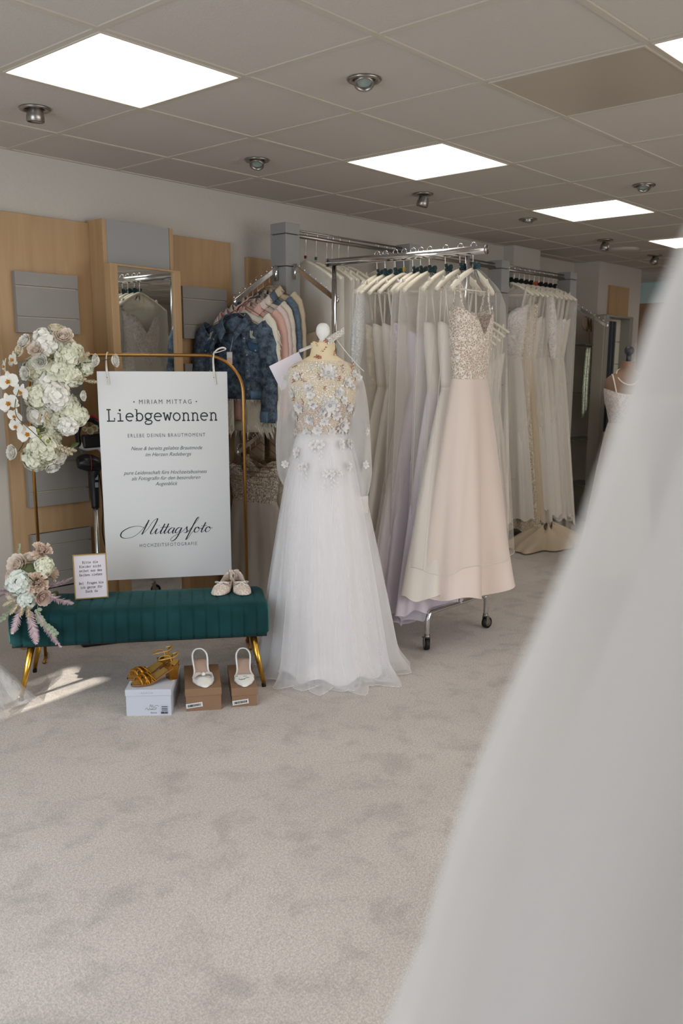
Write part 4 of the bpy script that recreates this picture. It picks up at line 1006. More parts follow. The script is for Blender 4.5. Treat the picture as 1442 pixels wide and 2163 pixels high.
def film(a, b):
    x = .10 + .60 * a; y = .12 + .36 * b + .10 * a - .10 * (1 - b) * sin(3 * a)
    p = BW(x, y); return (p.x, p.y, .004 + .012 * noise.noise(Vector((a * 5, b * 4, 0))) ** 2 + .006 * abs(noise.noise(Vector((a * 12, b * 9, 3)))) )
tag(MB().grid(film, 60, 40).build('plastic_film', FILM, None, True), 'thin clear plastic sheet lying on the carpet under the green bench', 'plastic sheet')

# ================================================================== GARMENT MAKERS
def hanger(label, loc, rz, w=0.205, m=None, bow=None, tagm=None, group=None, hook=0.085, thick=0.011, name='clothes_hanger'):
    """loc = middle of the rail the hook lies on"""
    t = thing(name, label, 'hanger', loc, rz, group)
    H = hook
    MB().tube(cr([(0, -.016, .004), (0, -.012, .018), (0, 0.002, .024), (0, .016, .014), (0, .014, -.012), (0, .004, -.03), (0, 0, -H)], 4), .0022, 6).build('hook', CHROME, t, True)
    pts = [(s * w * k, 0, -H - .008 - .105 * k ** 1.35) for s, k in ((-1, 1), (-1, .8), (-1, .5), (-1, .22), (-1, .06), (1, .06), (1, .22), (1, .5), (1, .8), (1, 1))]
    rr = [thick * q for q in (.9, 1.1, 1.05, .9, .9, .9, .9, 1.05, 1.1, .9)]
    n = 3; P = cr(pts, n); L = len(P)
    MB().tube(P, [rr[min(9, i * 9 // (L - 1))] for i in range(L)], 8, flat=1.25).build('body', m or HANGW, t, True)
    MB().tube([(-w * .95, 0, -H - .108), (w * .95, 0, -H - .108)], .0035, 6).build('trouser_bar', m or HANGW, t, True)
    if bow:
        b = MB()
        for s in (-1, 1):
            petal(b, (0, -.012, -H + .008), (s, -.1, .35), (0, -1, 0), .042, .030, .4, .1); petal(b, (0, -.012, -H + .008), (s, -.1, -.35), (0, -1, 0), .038, .026, .4, .1)
            petal(b, (0, -.012, -H + .004), (s * .35, -.05, -1), (0, -1, 0), .062, .014, .1, .2)
        b.ball((0, -.014, -H + .006), .007, 6)
        b.build('ribbon_bow', bow, t, True)
    if tagm: MB().box(-.008, .008, -.006, .004, -H + .012, -H + .030).build('size_tag', tagm, t, bevel=.002)
    return t

def cover(label, loc, rz, L=1.5, w=.225, d=.05, m=None, flare=1.15, group=None, hook=.085):
    t = thing('garment_cover', label, 'garment cover', Vector(loc) - Vector((0, 0, hook + .002)), rz, group)
    ph = R.uniform(0, 6)
    def fn(a, b):
        th = 2 * PI * a; s = min(1, b * 12); wv = 1 + (flare - 1) * b
        x = cos(th); x = abs(x) ** .75 * (1 if x > 0 else -1); X = w * x * wv * (1 + .02 * sin(5 * th + ph) * b)
        Y = sin(th) * d * (.25 + .75 * s ** .5) * (1 + .5 * b) * (1 + .18 * sin(6 * th + ph + b * 2) * min(1, b * 2))
        z = -.10 * abs(x) ** 1.25 * (1 if b < .5 else max(0, 1 - (b - .5) * 2)) - b * L + .010 * sin(4 * th + ph) * b * b
        return (X, Y, z)
    MB().grid(fn, 72, 26, closed=True).build('sheer_bag', m or COVER, t, True)
    e = MB().tube([fn(i / 60, 1) for i in range(60)] + [fn(0, 1)], .0016, 4); e.build('hem_seam', mat('seam_white', '#e6e0d6', rough=.7, alpha=.6), t, True)
    for s in (-1, 1):
        q = MB().tube([fn(0 if s > 0 else .5, j / 24) for j in range(25)], .0015, 4); q.build('side_seam', MATS['seam_white'], t, True)
    return t

def gown(label, loc, rz, L=1.6, m=None, bm=None, hook=.085, hem_w=.34, hem_d=.10, bust=.165, waist=.125, bd=.055, wz=.50, top=.20, folds=9, amp=.20, straps=True, sleeve=None,
         over=None, vneck=.05, train=0.0, group=None, back=.0, name='wedding_gown', flare=1.25, appl=None, seam=False, sag=0.0, shift=0.0):
    """hanging gown; loc = rail point, local x = width of the hanger, -y = the side it faces"""
    z0 = -hook - .10
    t = thing(name, label, 'gown', loc, rz, group)
    ph = R.uniform(0, 6); ph2 = R.uniform(0, 6); skm = m or IVORY; bmm = bm or skm
    tz = z0 - top; wzz = z0 - wz; hz = z0 - L
    def bod(a, b):
        th = 2 * PI * a; k = b
        A = bust + (waist - bust) * k ** 1.2; D = bd * (1.05 - .25 * k) * (1 + .12 * sin(PI * min(1, k * 1.6)))
        x = cos(th) * A; y = sin(th) * D
        ztop = tz + .045 * cos(2 * th + PI) * 0 + (.035 * abs(cos(th)) ** 3) - vneck * max(0, 1 - abs(cos(th)) * 2.2) * (1 if sin(th) < 0 else 1.2)
        return (x, y, ztop * (1 - k) + wzz * k)
    MB().grid(bod, 48, 12, closed=True).build('bodice', bmm, t, True, solid=.002)
    def sk(a, b, g=1.0, o=0.0):
        th = 2 * PI * a; f = b ** .85
        A = waist + (hem_w * g - waist) * b ** (1 / flare); D = bd * .8 + (hem_d * g - bd * .8) * b
        rp = 1 + amp * f * (sin(folds * th + ph + 1.2 * b) + .45 * sin((2 * folds - 1) * th + ph2))
        x = cos(th) * A * (1 + .25 * (rp - 1)); y = sin(th) * D * rp
        z = wzz + (hz + sag * abs(cos(th)) + .016 * sin(folds * th + ph2) - wzz) * b
        if train: z -= train * max(0, sin(th)) * b * b; 
        zmin = -loc[2] + .012 + .006 * sin(5 * th)
        if z < zmin:
            ex = zmin - z; y += (0.5 if sin(th) > 0 else -.5) * ex; x += cos(th) * ex * .5; z = zmin + .02 * abs(sin(7 * th + ph)) * min(1, ex * 5)
        return (x + o + shift * b, y, z)
    MB().grid(sk, 132, 26, closed=True).build('skirt', skm, t, True)
    MB().tube([sk(i / 110, .999) for i in range(110)] + [sk(0, .999)], .0022, 4).build('hem', mat('hem_' + skm.name, tuple(x * .95 for x in skm.node_tree.nodes['Principled BSDF'].inputs['Base Color'].default_value[:3]), rough=.6), t, True)
    MB().grid(lambda a, b: (cos(2 * PI * a) * (waist + .002), sin(2 * PI * a) * bd * .84, wzz + .012 - .022 * b), 40, 3, closed=True).build('waistband', bmm if seam is False else skm, t, True)
    if over:
        MB().grid(lambda a, b: sk(a + .01, b * .985, 1.10), 132, 24, closed=True).build('overskirt', over, t, True)
    if straps:
        for s in (-1, 1):
            MB().tube(cr([(s * bust * .72, -bd * .55, tz + .0), (s * bust * .78, -.02, (tz + z0) / 2), (s * .145, 0, z0 + .055), (s * bust * .8, .02, (tz + z0) / 2), (s * bust * .74, bd * .5, tz)], 5), .009, 6, flat=.4).build('strap', bmm, t, True)
    if sleeve:
        sm_, sl, sr = sleeve
        for s in (-1, 1):
            def slv(a, b, s=s):
                th = 2 * PI * a; r = sr * (.8 + .5 * sin(PI * b) - .25 * b)
                return (s * (.175 + .05 * b) + cos(th) * r * (1 + .1 * sin(5 * th)), sin(th) * r * .7 - .01, z0 + .012 - .02 - sl * b)
            MB().grid(slv, 24, 14, closed=True).build('sleeve', sm_, t, True)
    return t

def jacket(label, loc, rz, m, L=.52, gap=.5, collar=True, sl=.60, sm=None, hook=.07, denim=False, wire=None, group=None, flare=1.0, pearls=False, tag_=False, fur=False, w=.20, category='jacket', lining=None):
    t = thing('jacket' if not fur else 'fur_bolero', label, category, Vector(loc) - Vector((0, 0, hook)), rz, group)
    zt = -.015; sm = sm or m
    def body(a, b, inner=0.0):
        g = gap * (.55 + .45 * min(1, b * 2.5)) if gap > 0 else 0
        th = -PI / 2 + g / 2 + (2 * PI - g) * a
        c, s = cos(th), sin(th)
        A = w * (.98 + .10 * min(1, b * 2)) * (1 + (flare - 1) * b) - inner; B = (.020 + (.075 if denim else .030) * min(1, b * 3.2) ** .8) * (1 + (flare - 1) * b) - inner; B *= (.22 if s > 0 else 1)
        x = c * A * (1 + .015 * sin(9 * th + b * 4)); y = s * B * (1 + .06 * sin(7 * th + b * 3) * b) + .008
        z = zt - .34 * abs(x) * max(0, 1 - b * 1.6) - b * L + (.02 if inner else 0) * 0
        return (x, y, z)
    MB().grid(body, 61, 20).build('body', m, t, True, solid=.006)
    if lining: MB().grid(lambda a, b: body(a, b, .008), 61, 20).build('lining', lining, t, True)
    for s in (-1, 1):
        k_ = 1 if denim else .3; P = [(s * (w - .03), 0, zt - .085), (s * (w + .015), -.004 * k_, zt - .13), (s * (w + .040), -.015 * k_, zt - .26), (s * (w + .050), -.03 * k_, zt - .42), (s * (w + .045), -.04 * k_, zt - sl)]
        P = cr(P, 5); n = len(P)
        rr = [.070 - .022 * (i / (n - 1)) + .0025 * sin(i * 2.1) for i in range(n)]
        sv = MB().tube(P, rr, 14, flat=.72 if denim else .4, cap=False).build('sleeve', sm, t, True, solid=.004)
        if denim:
            MB().tube(P[-3:], [r * 1.05 for r in rr[-3:]], 14, flat=.74, cap=False).build('cuff', mat('denim_light', '#5b7693', rough=.9, var=.3, vscale=40), sv, True)
    if collar:
        def col(a, b):
            th = -PI / 2 + .38 + (2 * PI - .76) * a; q = abs(2 * a - 1)
            r = .072 + .030 * b + .02 * q * b; return (cos(th) * r, sin(th) * r * .62 - .012 * q, zt + .030 - .045 * b - .11 * q ** 3 * (1 + .2 * b) - (.012 if b == 0 else 0))
        MB().grid(col, 31, 5).build('collar', sm, t, True, solid=.005)
    if denim:
        st = mat('denim_stitch', '#a08a5c', rough=.8)
        for s in (-1, 1):
            aa = .10 if s > 0 else .90
            # pocket flap and placket follow the body's surface
            def pk(a, b, s=s, k=0):
                u = (.035 + .085 * a) if s > 0 else (.965 - .085 * a); p = Vector(body(u, .26 + .11 * b + .03 * (1 - abs(2 * a - 1)) * b)); c = Vector((p.x * .2, p.y - .03, 0)).normalized(); return p + c * .009
            MB().grid(pk, 9, 5).build('pocket_flap', mat('denim_pocket', '#28415c', rough=.9, var=.3, vscale=30), t, True, solid=.003)
            p = Vector(pk(.5, .75)); MB().ball(p + Vector((0, -.004, 0)), .0065, 8, 1, .5, 1).build('button', DULLCHROME, t, True)
            def pl(a, b, s=s):
                u = .002 + .030 * a if s > 0 else .998 - .030 * a; p = Vector(body(u, .12 + .87 * b)); return p + Vector((0, -.006, 0))
            MB().grid(pl, 3, 18).build('button_placket', sm, t, True, solid=.003)
            for k in range(4):
                p = Vector(pl(.5, .12 + .25 * k)); MB().ball(p + Vector((0, -.004, 0)), .006, 8, 1, .5, 1).build('button', DULLCHROME, t, True)
            def rp(a, b, s=s):
                u = (.055 + .035 * a) if s > 0 else (.945 - .035 * a); p = Vector(body(u, .10 + .10 * b + .02 * sin(20 * a))); c = Vector((p.x * .2, p.y - .03, 0)).normalized(); return p + c * (.009 if 0 < b < 1 else .006)
            MB().grid(rp, 7, 5).build('worn_patch', mat('frayed_threads', '#a9a79c', rough=1, var=.3, vscale=200, vstretch=(1, 1, .1)), t, True)
        fr = MB()
        for k in range(150):
            a = R.uniform(0, 1); p = Vector(body(a, 1)); fr.tube([p + Vector((0, 0, .008)), p + Vector((R.uniform(-.006, .006), R.uniform(-.006, .006), -R.uniform(.006, .02)))], .0013, 3)
        tag(fr.build('frayed_hem', mat('fray_white', '#c2c2bb', rough=1), t), kind='stuff')
        MB().grid(lambda a, b: (lambda p: (p[0] * 1.01, p[1] * 1.02 - .001, p[2]))(body(a, .90 + .09 * b)), 61, 3).build('waistband', MATS['denim_light'], t, True, solid=.004)
    if pearls:
        for k in range(34):
            a = R.uniform(.05, .95); b = R.uniform(.08, .95); p = Vector(body(a, b)); c = Vector((p.x, p.y, 0)).normalized(); MB().ball(p + c * .008, .0045, 6).build('pearl', mat('pearl', '#dcd8d0', rough=.2), t, True)
    if tag_:
        MB().tube([(.03, -.05, -.10), (.035, -.105, -.22)], .001, 4).build('tag_string', STICK, t)
        k = MB().box(-.018, .018, -.001, .001, -.034, .034).build('price_tag', mat('tag_pink', '#d9b9ae', rough=.6), t, loc=(.035, -.110, -.252))
        MB().box(-.018, .018, -.0016, -.0011, .002, .030).build('tag_label', STICK, k)
    if fur:
        f = MB()
        for k in range(5200):
            if R.random() < .6:
                p = Vector(body(R.random(), R.random() ** .9)); c = Vector((p.x, p.y * 2, 0)).normalized()
            else:
                s = R.choice((-1, 1)); q = R.random(); c = rdir((0, 0, 1), PI / 2); p = Vector((s * (w + .03), -.02 * q, zt - .12 - (sl - .1) * q)) + Vector((c.x * .055, c.y * .02, 0))
            c.y *= .35; d = (c + Vector((R.uniform(-.4, .4), R.uniform(-.2, .2), R.uniform(-2.2, -1)))).normalized(); l = R.uniform(.02, .05); sd = d.cross(Vector((R.uniform(-1, 1), R.uniform(-1, 1), .2))).normalized() * .0042
            f.add([p - sd, p + sd, p + d * l + Vector((0, 0, -.008))], [(0, 1, 2)])
        tag(f.build('fur', mat('white_fur', '#e9e5da', rough=.9), t), kind='stuff')
    if wire:
        pass
    return t

def wire_hanger(label, loc, rz, group=None, w=.2, tilt=0):
    t = thing('wire_hanger', label, 'hanger', loc, rz, group)
    if tilt: t.rotation_euler = (0, tilt, rz)
    MB().tube(cr([(0, -.018, .0), (0, -.012, .016), (0, .004, .022), (0, .018, .010), (0, .012, -.016), (0, 0, -.035), (0, 0, -.07)], 4), .0019, 6).build('hook', ROSEGOLD, t, True)
    P = cr([(0, 0, -.07), (-.05, 0, -.095), (-w, 0, -.165), (-w - .012, 0, -.182), (-w + .01, 0, -.195), (0, 0, -.195), (w - .01, 0, -.195), (w + .012, 0, -.182), (w, 0, -.165), (.05, 0, -.095), (0, 0, -.07)], 5)
    MB().tube(P, .0019, 6).build('shoulder_wire', ROSEGOLD, t, True)
    return t

# ================================================================== ROLLING RACK
RK0, RK1 = Vector((2.10, -.77, 2.05)), Vector((2.19, -1.75, 2.05))
rk = thing('rolling_rack', 'chrome garment rack on black castors crowded with wedding gowns', 'clothes rack', (2.15, -1.25, 0))
off = Vector((-2.15, 1.25, 0))
q0, q1 = RK0 + off, RK1 + off
MB().tube([q0, q1], .021, 20).build('top_bar', CHROME, rk, True)
for p, d in ((q0, q0 - q1), (q1, q1 - q0)): MB().tube([p, p + d.normalized() * .006], .023, 20).build('end_cap', DULLCHROME, rk, True)
for y, x in ((-.80, 2.115), (-1.63, 2.205)):
    p = Vector((x, y, 0)) + off
    MB().tube([p + Z_ * .20, p + Z_ * 2.035], .0125, 14).build('post', CHROME, rk, True)
    MB().tube([p + Z_ * 1.10, p + Z_ * 1.96], .0145, 14).build('post_sleeve', CHROME, rk, True)
    xa, xb, yy = x - .28, x + .29, y
    P = cr([(xa, yy, .085), (xa, yy, .15), (xa + .012, yy, .19), (xa + .05, yy, .205), ((xa + xb) / 2, yy, .205), (xb - .05, yy, .205), (xb - .012, yy, .19), (xb, yy, .15), (xb, yy, .085)], 4)
    MB().tube([v + off for v in P], .0135, 12).build('base_tube', CHROME, rk, True)
    for xw, az in ((xa, .9), (xb, -.15)):
        c = Vector((xw, yy, 0)) + off
        k = MB().cyl(c + Z_ * .070, c + Z_ * .088, .016, 14).build('castor', DULLCHROME, rk, True)
        ax = Vector((cos(az), sin(az), 0)); sd = Vector((-sin(az), cos(az), 0)); wc = c + Z_ * .034 + ax * .012
        MB().tube([wc - sd * .011, wc + sd * .011], .033, 24).build('wheel', RUBBER, k, True)
        for s in (-1, 1):
            MB().tube([wc + sd * s * .0112, wc + sd * s * .0128], .021, 20).build('hub', DULLCHROME, k, True)
            MB().obox(c + Z_ * .052 + sd * s * .0155 + ax * .004, ax, sd, Z_, .012, .0012, .022).build('fork', DULLCHROME, k)
        if xw == xa and y < -1: MB().obox(c + Z_ * .058 + ax * .04, ax, sd, Z_, .02, .01, .003).build('brake', BLACK, k)
for x in (1.99, 2.33):
    MB().tube([Vector((x, -.80, .205)) + off, Vector((x + .06, -1.63, .205)) + off], .005, 8).build('shelf_wire', CHROME, rk, True)
def RP(y): return RK0 + (RK1 - RK0) * ((y + .77) / -.98)
GLIT = mat('silver_glitter', '#efebeb', rough=.3, metal=.0, var=.4, vscale=160, bump=1.0, bscale=160)
BEAD = lace_mat('beaded_lace', '#e7dcc9', '#b9a78f', scale=55, thr=.5)
LACEF = lace_mat('corded_lace', '#efe7db', '#b39a8a', scale=70, thr=.42, seed=2.3)
LACEG = lace_mat('soft_lace', '#e6dfda', '#cfc5c2', scale=45, thr=.5, seed=5)
LACEL = lace_mat('lilac_lace', '#e4dde4', '#c9bfca', scale=30, thr=.5, seed=9)
HZ = -.021
def short(lab):
    for c in (' on the rolling rack', ' in the middle of', ' near the middle of', ' of the rolling rack', ' from the left', ' from the right'): lab = lab.replace(c, '')
    return ' '.join(lab.split(',')[0].split()[:9]).removesuffix(' the')
rackg = [
    (-1.099, 'gown with silver glitter sleeves, farthest left on the rolling rack', dict(m=IVORY, bm=LACEG, top=.06, vneck=.09, L=1.50, sleeve=(GLIT, .46, .036), hem_w=.30, hem_d=.06), TEAL, True),
    (-1.150, 'champagne beaded gown second from the left on the rolling rack', dict(m=CHAMP, bm=BEAD, L=1.50, hem_w=.28, hem_d=.055, over=TULLE2), TEAL, True),
    (-1.215, 'plain ivory satin A-line gown third from the left on the rolling rack', dict(m=CREAM, L=1.52, hem_w=.37, hem_d=.08, folds=6, amp=.16), TEAL, False),
    (-1.270, 'ivory crepe gown with a draped neckline in the middle of the rolling rack', dict(m=IVORY, L=1.50, hem_w=.34, hem_d=.07, folds=7), YELLOWT, False),
    (-1.325, 'lilac-white lace mermaid gown in the middle of the rolling rack', dict(m=LACEL, bm=LACEL, L=1.60, hem_w=.36, hem_d=.08, waist=.11, folds=8, over=TULLE, flare=.8), TEAL, False),
    (-1.372, 'pale lilac tulle gown with a soft lace skirt near the middle of the rolling rack', dict(m=LILAC, bm=LACEG, L=1.60, hem_w=.36, hem_d=.09, over=TULLE2, folds=11, train=.1), YELLOWT, True),
    (-1.425, 'strapless lilac satin gown with a banded bustier on the rolling rack', dict(m=LILAC, L=1.66, hem_w=.36, hem_d=.09, straps=False, top=.24, folds=6, train=.15), YELLOWT, True),
    (-1.520, 'off-white gown in a sheer cover, third from the right on the rolling rack', dict(m=LILAC, bm=IVORY, L=1.66, hem_w=.35, hem_d=.10, folds=7, train=.12), TEAL, True),
    (-1.605, 'ivory crepe gown with wide straps, second from the right on the rolling rack', dict(m=IVORY, L=1.56, hem_w=.40, hem_d=.12, folds=6, amp=.16), TEAL, False),
    (-1.680, 'blush gown with corded lace bodice, frontmost on the rolling rack', dict(m=BLUSH, bm=LACEF, L=1.58, hem_w=.36, hem_d=.17, shift=.045, top=.13, wz=.44, bust=.175, waist=.145, bd=.075, vneck=.10, folds=5, amp=.30, flare=1.15, sag=.02), TEAL, True),
]
for i, (y, lab, kw, bow, cov) in enumerate(rackg):
    p = RP(y); rz = R.uniform(-.06, .06) + (.12 if i in (0, 4) else 0)
    gown(lab, (p.x, p.y, 2.05), rz, group='gowns on the rolling rack', **kw)
    hanger('white rack hanger of the ' + short(lab),
           (p.x, p.y, 2.065), rz, bow=bow if bow is TEAL else TEAL if i != 3 else None, tagm=YELLOWT if bow is YELLOWT else None, group='white hangers on the rolling rack', hook=.10, thick=.0125)
    if cov: cover('sheer rack cover over the ' + short(lab), (p.x, p.y, 2.05), rz, L=1.42 if i < 9 else 1.50, w=.232 if i < 9 else .240, d=.042 if i < 9 else .12, flare=1.2 if i < 9 else 1.7, m=COVER if i < 9 else COVER3, group='sheer covers on the rolling rack')

# ================================================================== JACKETS ON THE SLOPING ARM
DENIM = denim_mat('dark_denim', '#1f2b39', '#77889a')
DENIM2 = denim_mat('washed_denim', '#46586a', '#7b8b98')
SATBL = mat('blush_jersey', '#d2a79a', rough=.8, sheen=.3)
KNIT = mat('cream_knit', '#ddd0c2', rough=.9, bump=.5, bscale=120)
PINKW = mat('pale_pink_wool', '#d9c6bf', rough=.9, bump=.3, bscale=80)
COAT = mat('beige_coat', '#c9b79c', rough=.85, bump=.2, bscale=90)
def AP(x): return Vector((x, -.315, 1.845 + (x - 1.80) / .35 * .215 + .018))
JR = -PI / 2
jk = [
 (1.800, 'cropped dark denim jacket with ripped patches and frayed hem, first on the chrome arm', dict(m=DENIM, L=.47, gap=1.15, denim=True, tag_=True, lining=mat('denim_inside', '#5c6c7c', rough=.9)), .22, 'jacket'),
 (1.865, 'shaggy white faux fur bolero hanging just behind the dark denim jacket', dict(m=mat('fur_skin', '#ded8c8', rough=.9), L=.70, gap=.5, fur=True, collar=False, sl=.62), .0, 'jacket'),
 (1.905, 'dusty pink long-sleeved jacket behind the dark denim jacket', dict(m=SATBL, L=.66, gap=.3, sl=.66), .10, 'jacket'),
 (1.945, 'pale pink wool jacket in the middle of the jacket row', dict(m=PINKW, L=.70, gap=.25, sl=.64), .06, 'jacket'),
 (1.985, 'cream knitted jacket in the middle of the jacket row', dict(m=KNIT, L=.74, gap=.2, sl=.66), .04, 'jacket'),
 (2.030, 'washed blue denim jacket studded with pearls', dict(m=DENIM2, L=.62, gap=.4, sl=.62, pearls=True), .05, 'jacket'),
 (2.080, 'long beige coat nearest the grey pillar', dict(m=COAT, L=1.02, gap=.2, sl=.70), .0, 'coat'),
]
for i, (x, lab, kw, dr_, cat) in enumerate(jk):
    p = AP(x); rz = JR + dr_
    jacket(lab, p, rz, group='jackets on the sloping chrome arm', category=cat, hook=.085, **kw)
    wire_hanger('rose-gold wire hanger holding the ' + lab.split(',')[0].split(' hanging')[0].split(' behind')[0].split(' with')[0].split(' in the')[0].split(' nearest')[0], p, rz, group='rose-gold wire hangers')
for i, x in enumerate((1.82, 1.86, 1.90, 1.945, 1.99, 2.04)):
    z = .98 + (x - 1.80) / .35 * .19 + .018
    wire_hanger(('empty rose-gold wire hanger at the tip of the low arm', 'second empty wire hanger from the tip of the low arm', 'third wire hanger from the tip of the low arm', 'fourth wire hanger from the tip of the low arm', 'fifth wire hanger from the tip of the low arm', 'wire hanger nearest the pillar on the low arm')[i],
                (x, -.315, z), JR + R.uniform(-.35, .5), group='rose-gold wire hangers', tilt=R.uniform(-.12, .12))
lab_ = thing('swing_tag', 'small black tag hanging among the rose-gold wire hangers', 'label', (1.80, -.36, .93), .3)
MB().box(-.014, .014, -.001, .001, -.05, -.012).build('card', BLACK, lab_); MB().tube([(0, 0, -.012), (.004, 0, .05)], .001, 4).build('string', BLACK, lab_)
bw = MB()
for s in (-1, 1): petal(bw, (0, 0, .03), (s, 0, .6), (0, -1, 0), .035, .03, .3, .1); petal(bw, (0, 0, .03), (s * .5, 0, -.8), (0, -1, 0), .045, .015, .3, .1)
bw.build('bow', BLACK, lab_, True)
LACEN = lace_mat('netted_lace', '#d8cfc2', '#a99a8a', scale=75, galpha=.6, thr=.42, seed=4)
gown('greyish lace gown on the low arm, seen right of the white sign', (1.93, -.315, 1.07), JR + .1, L=.90, m=LACEN, bm=LACEN, hem_w=.27, shift=.05, hem_d=.10, top=.02, wz=.20, bust=.20, waist=.17, straps=False, over=TULLE2, folds=9, group='lace gowns on the low arm')
gown('ivory lace gown on the low arm nearest the grey pillar', (2.03, -.315, 1.12), JR, L=.98, m=mat('old_ivory', '#cbbda8', rough=.8), bm=BEAD, hem_w=.26, shift=.04, hem_d=.07, top=.02, wz=.20, bust=.20, waist=.17, straps=False, folds=8, group='lace gowns on the low arm')

# ================================================================== WALL RAIL GOWNS
GR_ = 'covered gowns on the wall rail behind the jackets'
wr = [(2.394, 'covered gown with moulded bra cups, nearest the grey pillar on the wall rail', dict(m=CREAM, bm=mat('bra_cream', '#dccfb8', rough=.5), top=.34, wz=.56, straps=False, vneck=.02, hem_w=.24, hem_d=.07, over=TULLE2), '#7c2c2c'),
      (2.488, 'off-white covered gown second from the grey pillar on the wall rail', dict(m=IVORY, hem_w=.24, hem_d=.06), '#1f5a34'),
      (2.585, 'cream covered gown third from the grey pillar on the wall rail', dict(m=CREAM, hem_w=.24, hem_d=.06), None),
      (2.635, 'plain ivory covered gown fourth from the grey pillar on the wall rail', dict(m=IVORY, hem_w=.24, hem_d=.05), '#1f5a34'),
      (2.70, 'lace covered gown fifth from the grey pillar on the wall rail', dict(m=IVORY, bm=BEAD, hem_w=.24, hem_d=.06), '#1f5a34'),
      (2.79, 'champagne covered gown sixth from the grey pillar on the wall rail', dict(m=CHAMP, hem_w=.24, hem_d=.06), None),
      (3.09, 'covered gown on the wall rail behind the rolling rack hangers, left one', dict(m=IVORY, hem_w=.24, hem_d=.06), None),
      (3.18, 'covered gown on the wall rail behind the rolling rack hangers, middle one', dict(m=CREAM, hem_w=.24, hem_d=.06), None),
      (3.27, 'covered gown on the wall rail behind the rolling rack hangers, right one', dict(m=IVORY, hem_w=.24, hem_d=.06), None)]
for i, (x, lab, kw, tc) in enumerate(wr):
    p = (x, -.315, 2.272)
    tm = mat('tag_' + tc[1:], tc, rough=.5) if tc else None
    kw.update(hem_w=.2, shift=.02); gown(lab, p, JR + .1, L=1.55, group=GR_, hook=.15, **kw)
    hn = lab.replace('covered gown', 'gown').split(',')[0].replace(' on the wall rail', '')
    hanger('white hanger on the wall rail holding the ' + hn + ('' if i < 6 else ', ' + lab.split(', ')[-1]), p, JR + .1, tagm=tm, group='white hangers on the wall rail', hook=.15, w=.20)
    cover('sheer cover on the wall rail over the ' + hn + ('' if i < 6 else ', ' + lab.split(', ')[-1]), p, JR + .1, L=1.5, w=.215, d=.04, hook=.15, flare=1.0, m=COVER2, group='sheer covers on the wall rail')

# far rail: row of ten covered gowns with black bows
names = ['first', 'second', 'third', 'fourth', 'fifth', 'sixth', 'seventh', 'eighth', 'ninth', 'last']
looks = [('covered ivory lace gown', dict(m=IVORY, bm=LACEG, top=.12)), ('covered beaded gown', dict(m=BEAD, bm=BEAD)), ('champagne lace gown with beige appliques', dict(m=CHAMP, bm=LACEF, top=.10, hem_d=.10)), ('covered cream gown', dict(m=CREAM)),
         ('long-sleeved lace gown', dict(m=IVORY, bm=LACEG, sleeve=(LACEG, .5, .04))), ('plain ivory gown', dict(m=IVORY, folds=6)), ('cream crepe gown', dict(m=CREAM, folds=6, hem_d=.12)), ('ivory tulle gown', dict(m=IVORY, over=TULLE2)), ('ruffled ivory gown', dict(m=IVORY, bm=LACEG, over=TULLE2)), ('cream gown with a train', dict(m=CREAM, train=.3))]
BLKBOW = mat('black_ribbon', '#101416', rough=.6)
for i in range(10):
    x = 4.78 + .081 * i; p = (x, -.315, 2.272)
    lk, kw = looks[i]; kw = dict(kw); kw.setdefault('hem_d', .08)
    lab = '%s, %s in the row on the far rail' % (lk, names[i])
    gown(lab, p, JR + .35 + R.uniform(-.05, .05), L=R.uniform(1.78, 1.95), hem_w=.24, shift=.05, group='gowns on the far rail', hook=.10, **kw)
    hanger('white hanger of the %s gown in the row on the far rail' % names[i], p, JR + .35, bow=BLKBOW if i != 5 else mat('orange_ribbon', '#b5613a', rough=.6), group='white hangers on the far rail', hook=.10, w=.205)
    if i in (0, 3, 6, 9): cover('sheer cover over the %s gown in the row on the far rail' % names[i], p, JR + .35, L=1.60, w=.212, d=.045, hook=.10, flare=1.0, group='sheer covers on the far rail')
# low row on the arm
for i in range(5):
    x = 4.215 + .062 * i; z = 1.79 + (x - 4.20) / .355 * .19 + .018; p = (x, -.315, z)
    o_ = ('front', 'second', 'middle', 'fourth', 'rearmost')[i]
    gown('pale tulle gown, %s of the low row beside the blush gown' % o_, p, JR + .15, L=1.50, m=(CREAM, IVORY)[i % 2], hem_w=.27, hem_d=.06, over=TULLE2 if i < 2 else None, group='tulle gowns in the low row', straps=True)
    hanger('white hanger of the %s tulle gown in the low row' % o_, p, JR + .15, bow=TEAL if i == 0 else None, group='white hangers in the low row', w=.195)
    if i in (0, 2): cover('sheer cover over the %s tulle gown in the low row' % o_, p, JR + .15, L=1.4, w=.21, d=.04, group='sheer covers in the low row')
# cushion of folded train on the floor under the far row
def fold(a, b):
    th = 2 * PI * a; r = (.06 + .27 * b) * (1 + .12 * sin(6 * th) + .08 * sin(11 * th))
    return (r * 1.5 * cos(th), r * .75 * sin(th), .15 * (1 - b) ** .7 + .008 + .025 * (1 - b) * sin(8 * th + 3 * b) + .006)
tag(MB().grid(fold, 80, 14, closed=True).build('gown_train', CHAMP, None, True, loc=(5.05, -.62, 0)), 'bunched champagne tulle train lying on the carpet below the far gown row', 'gown train')

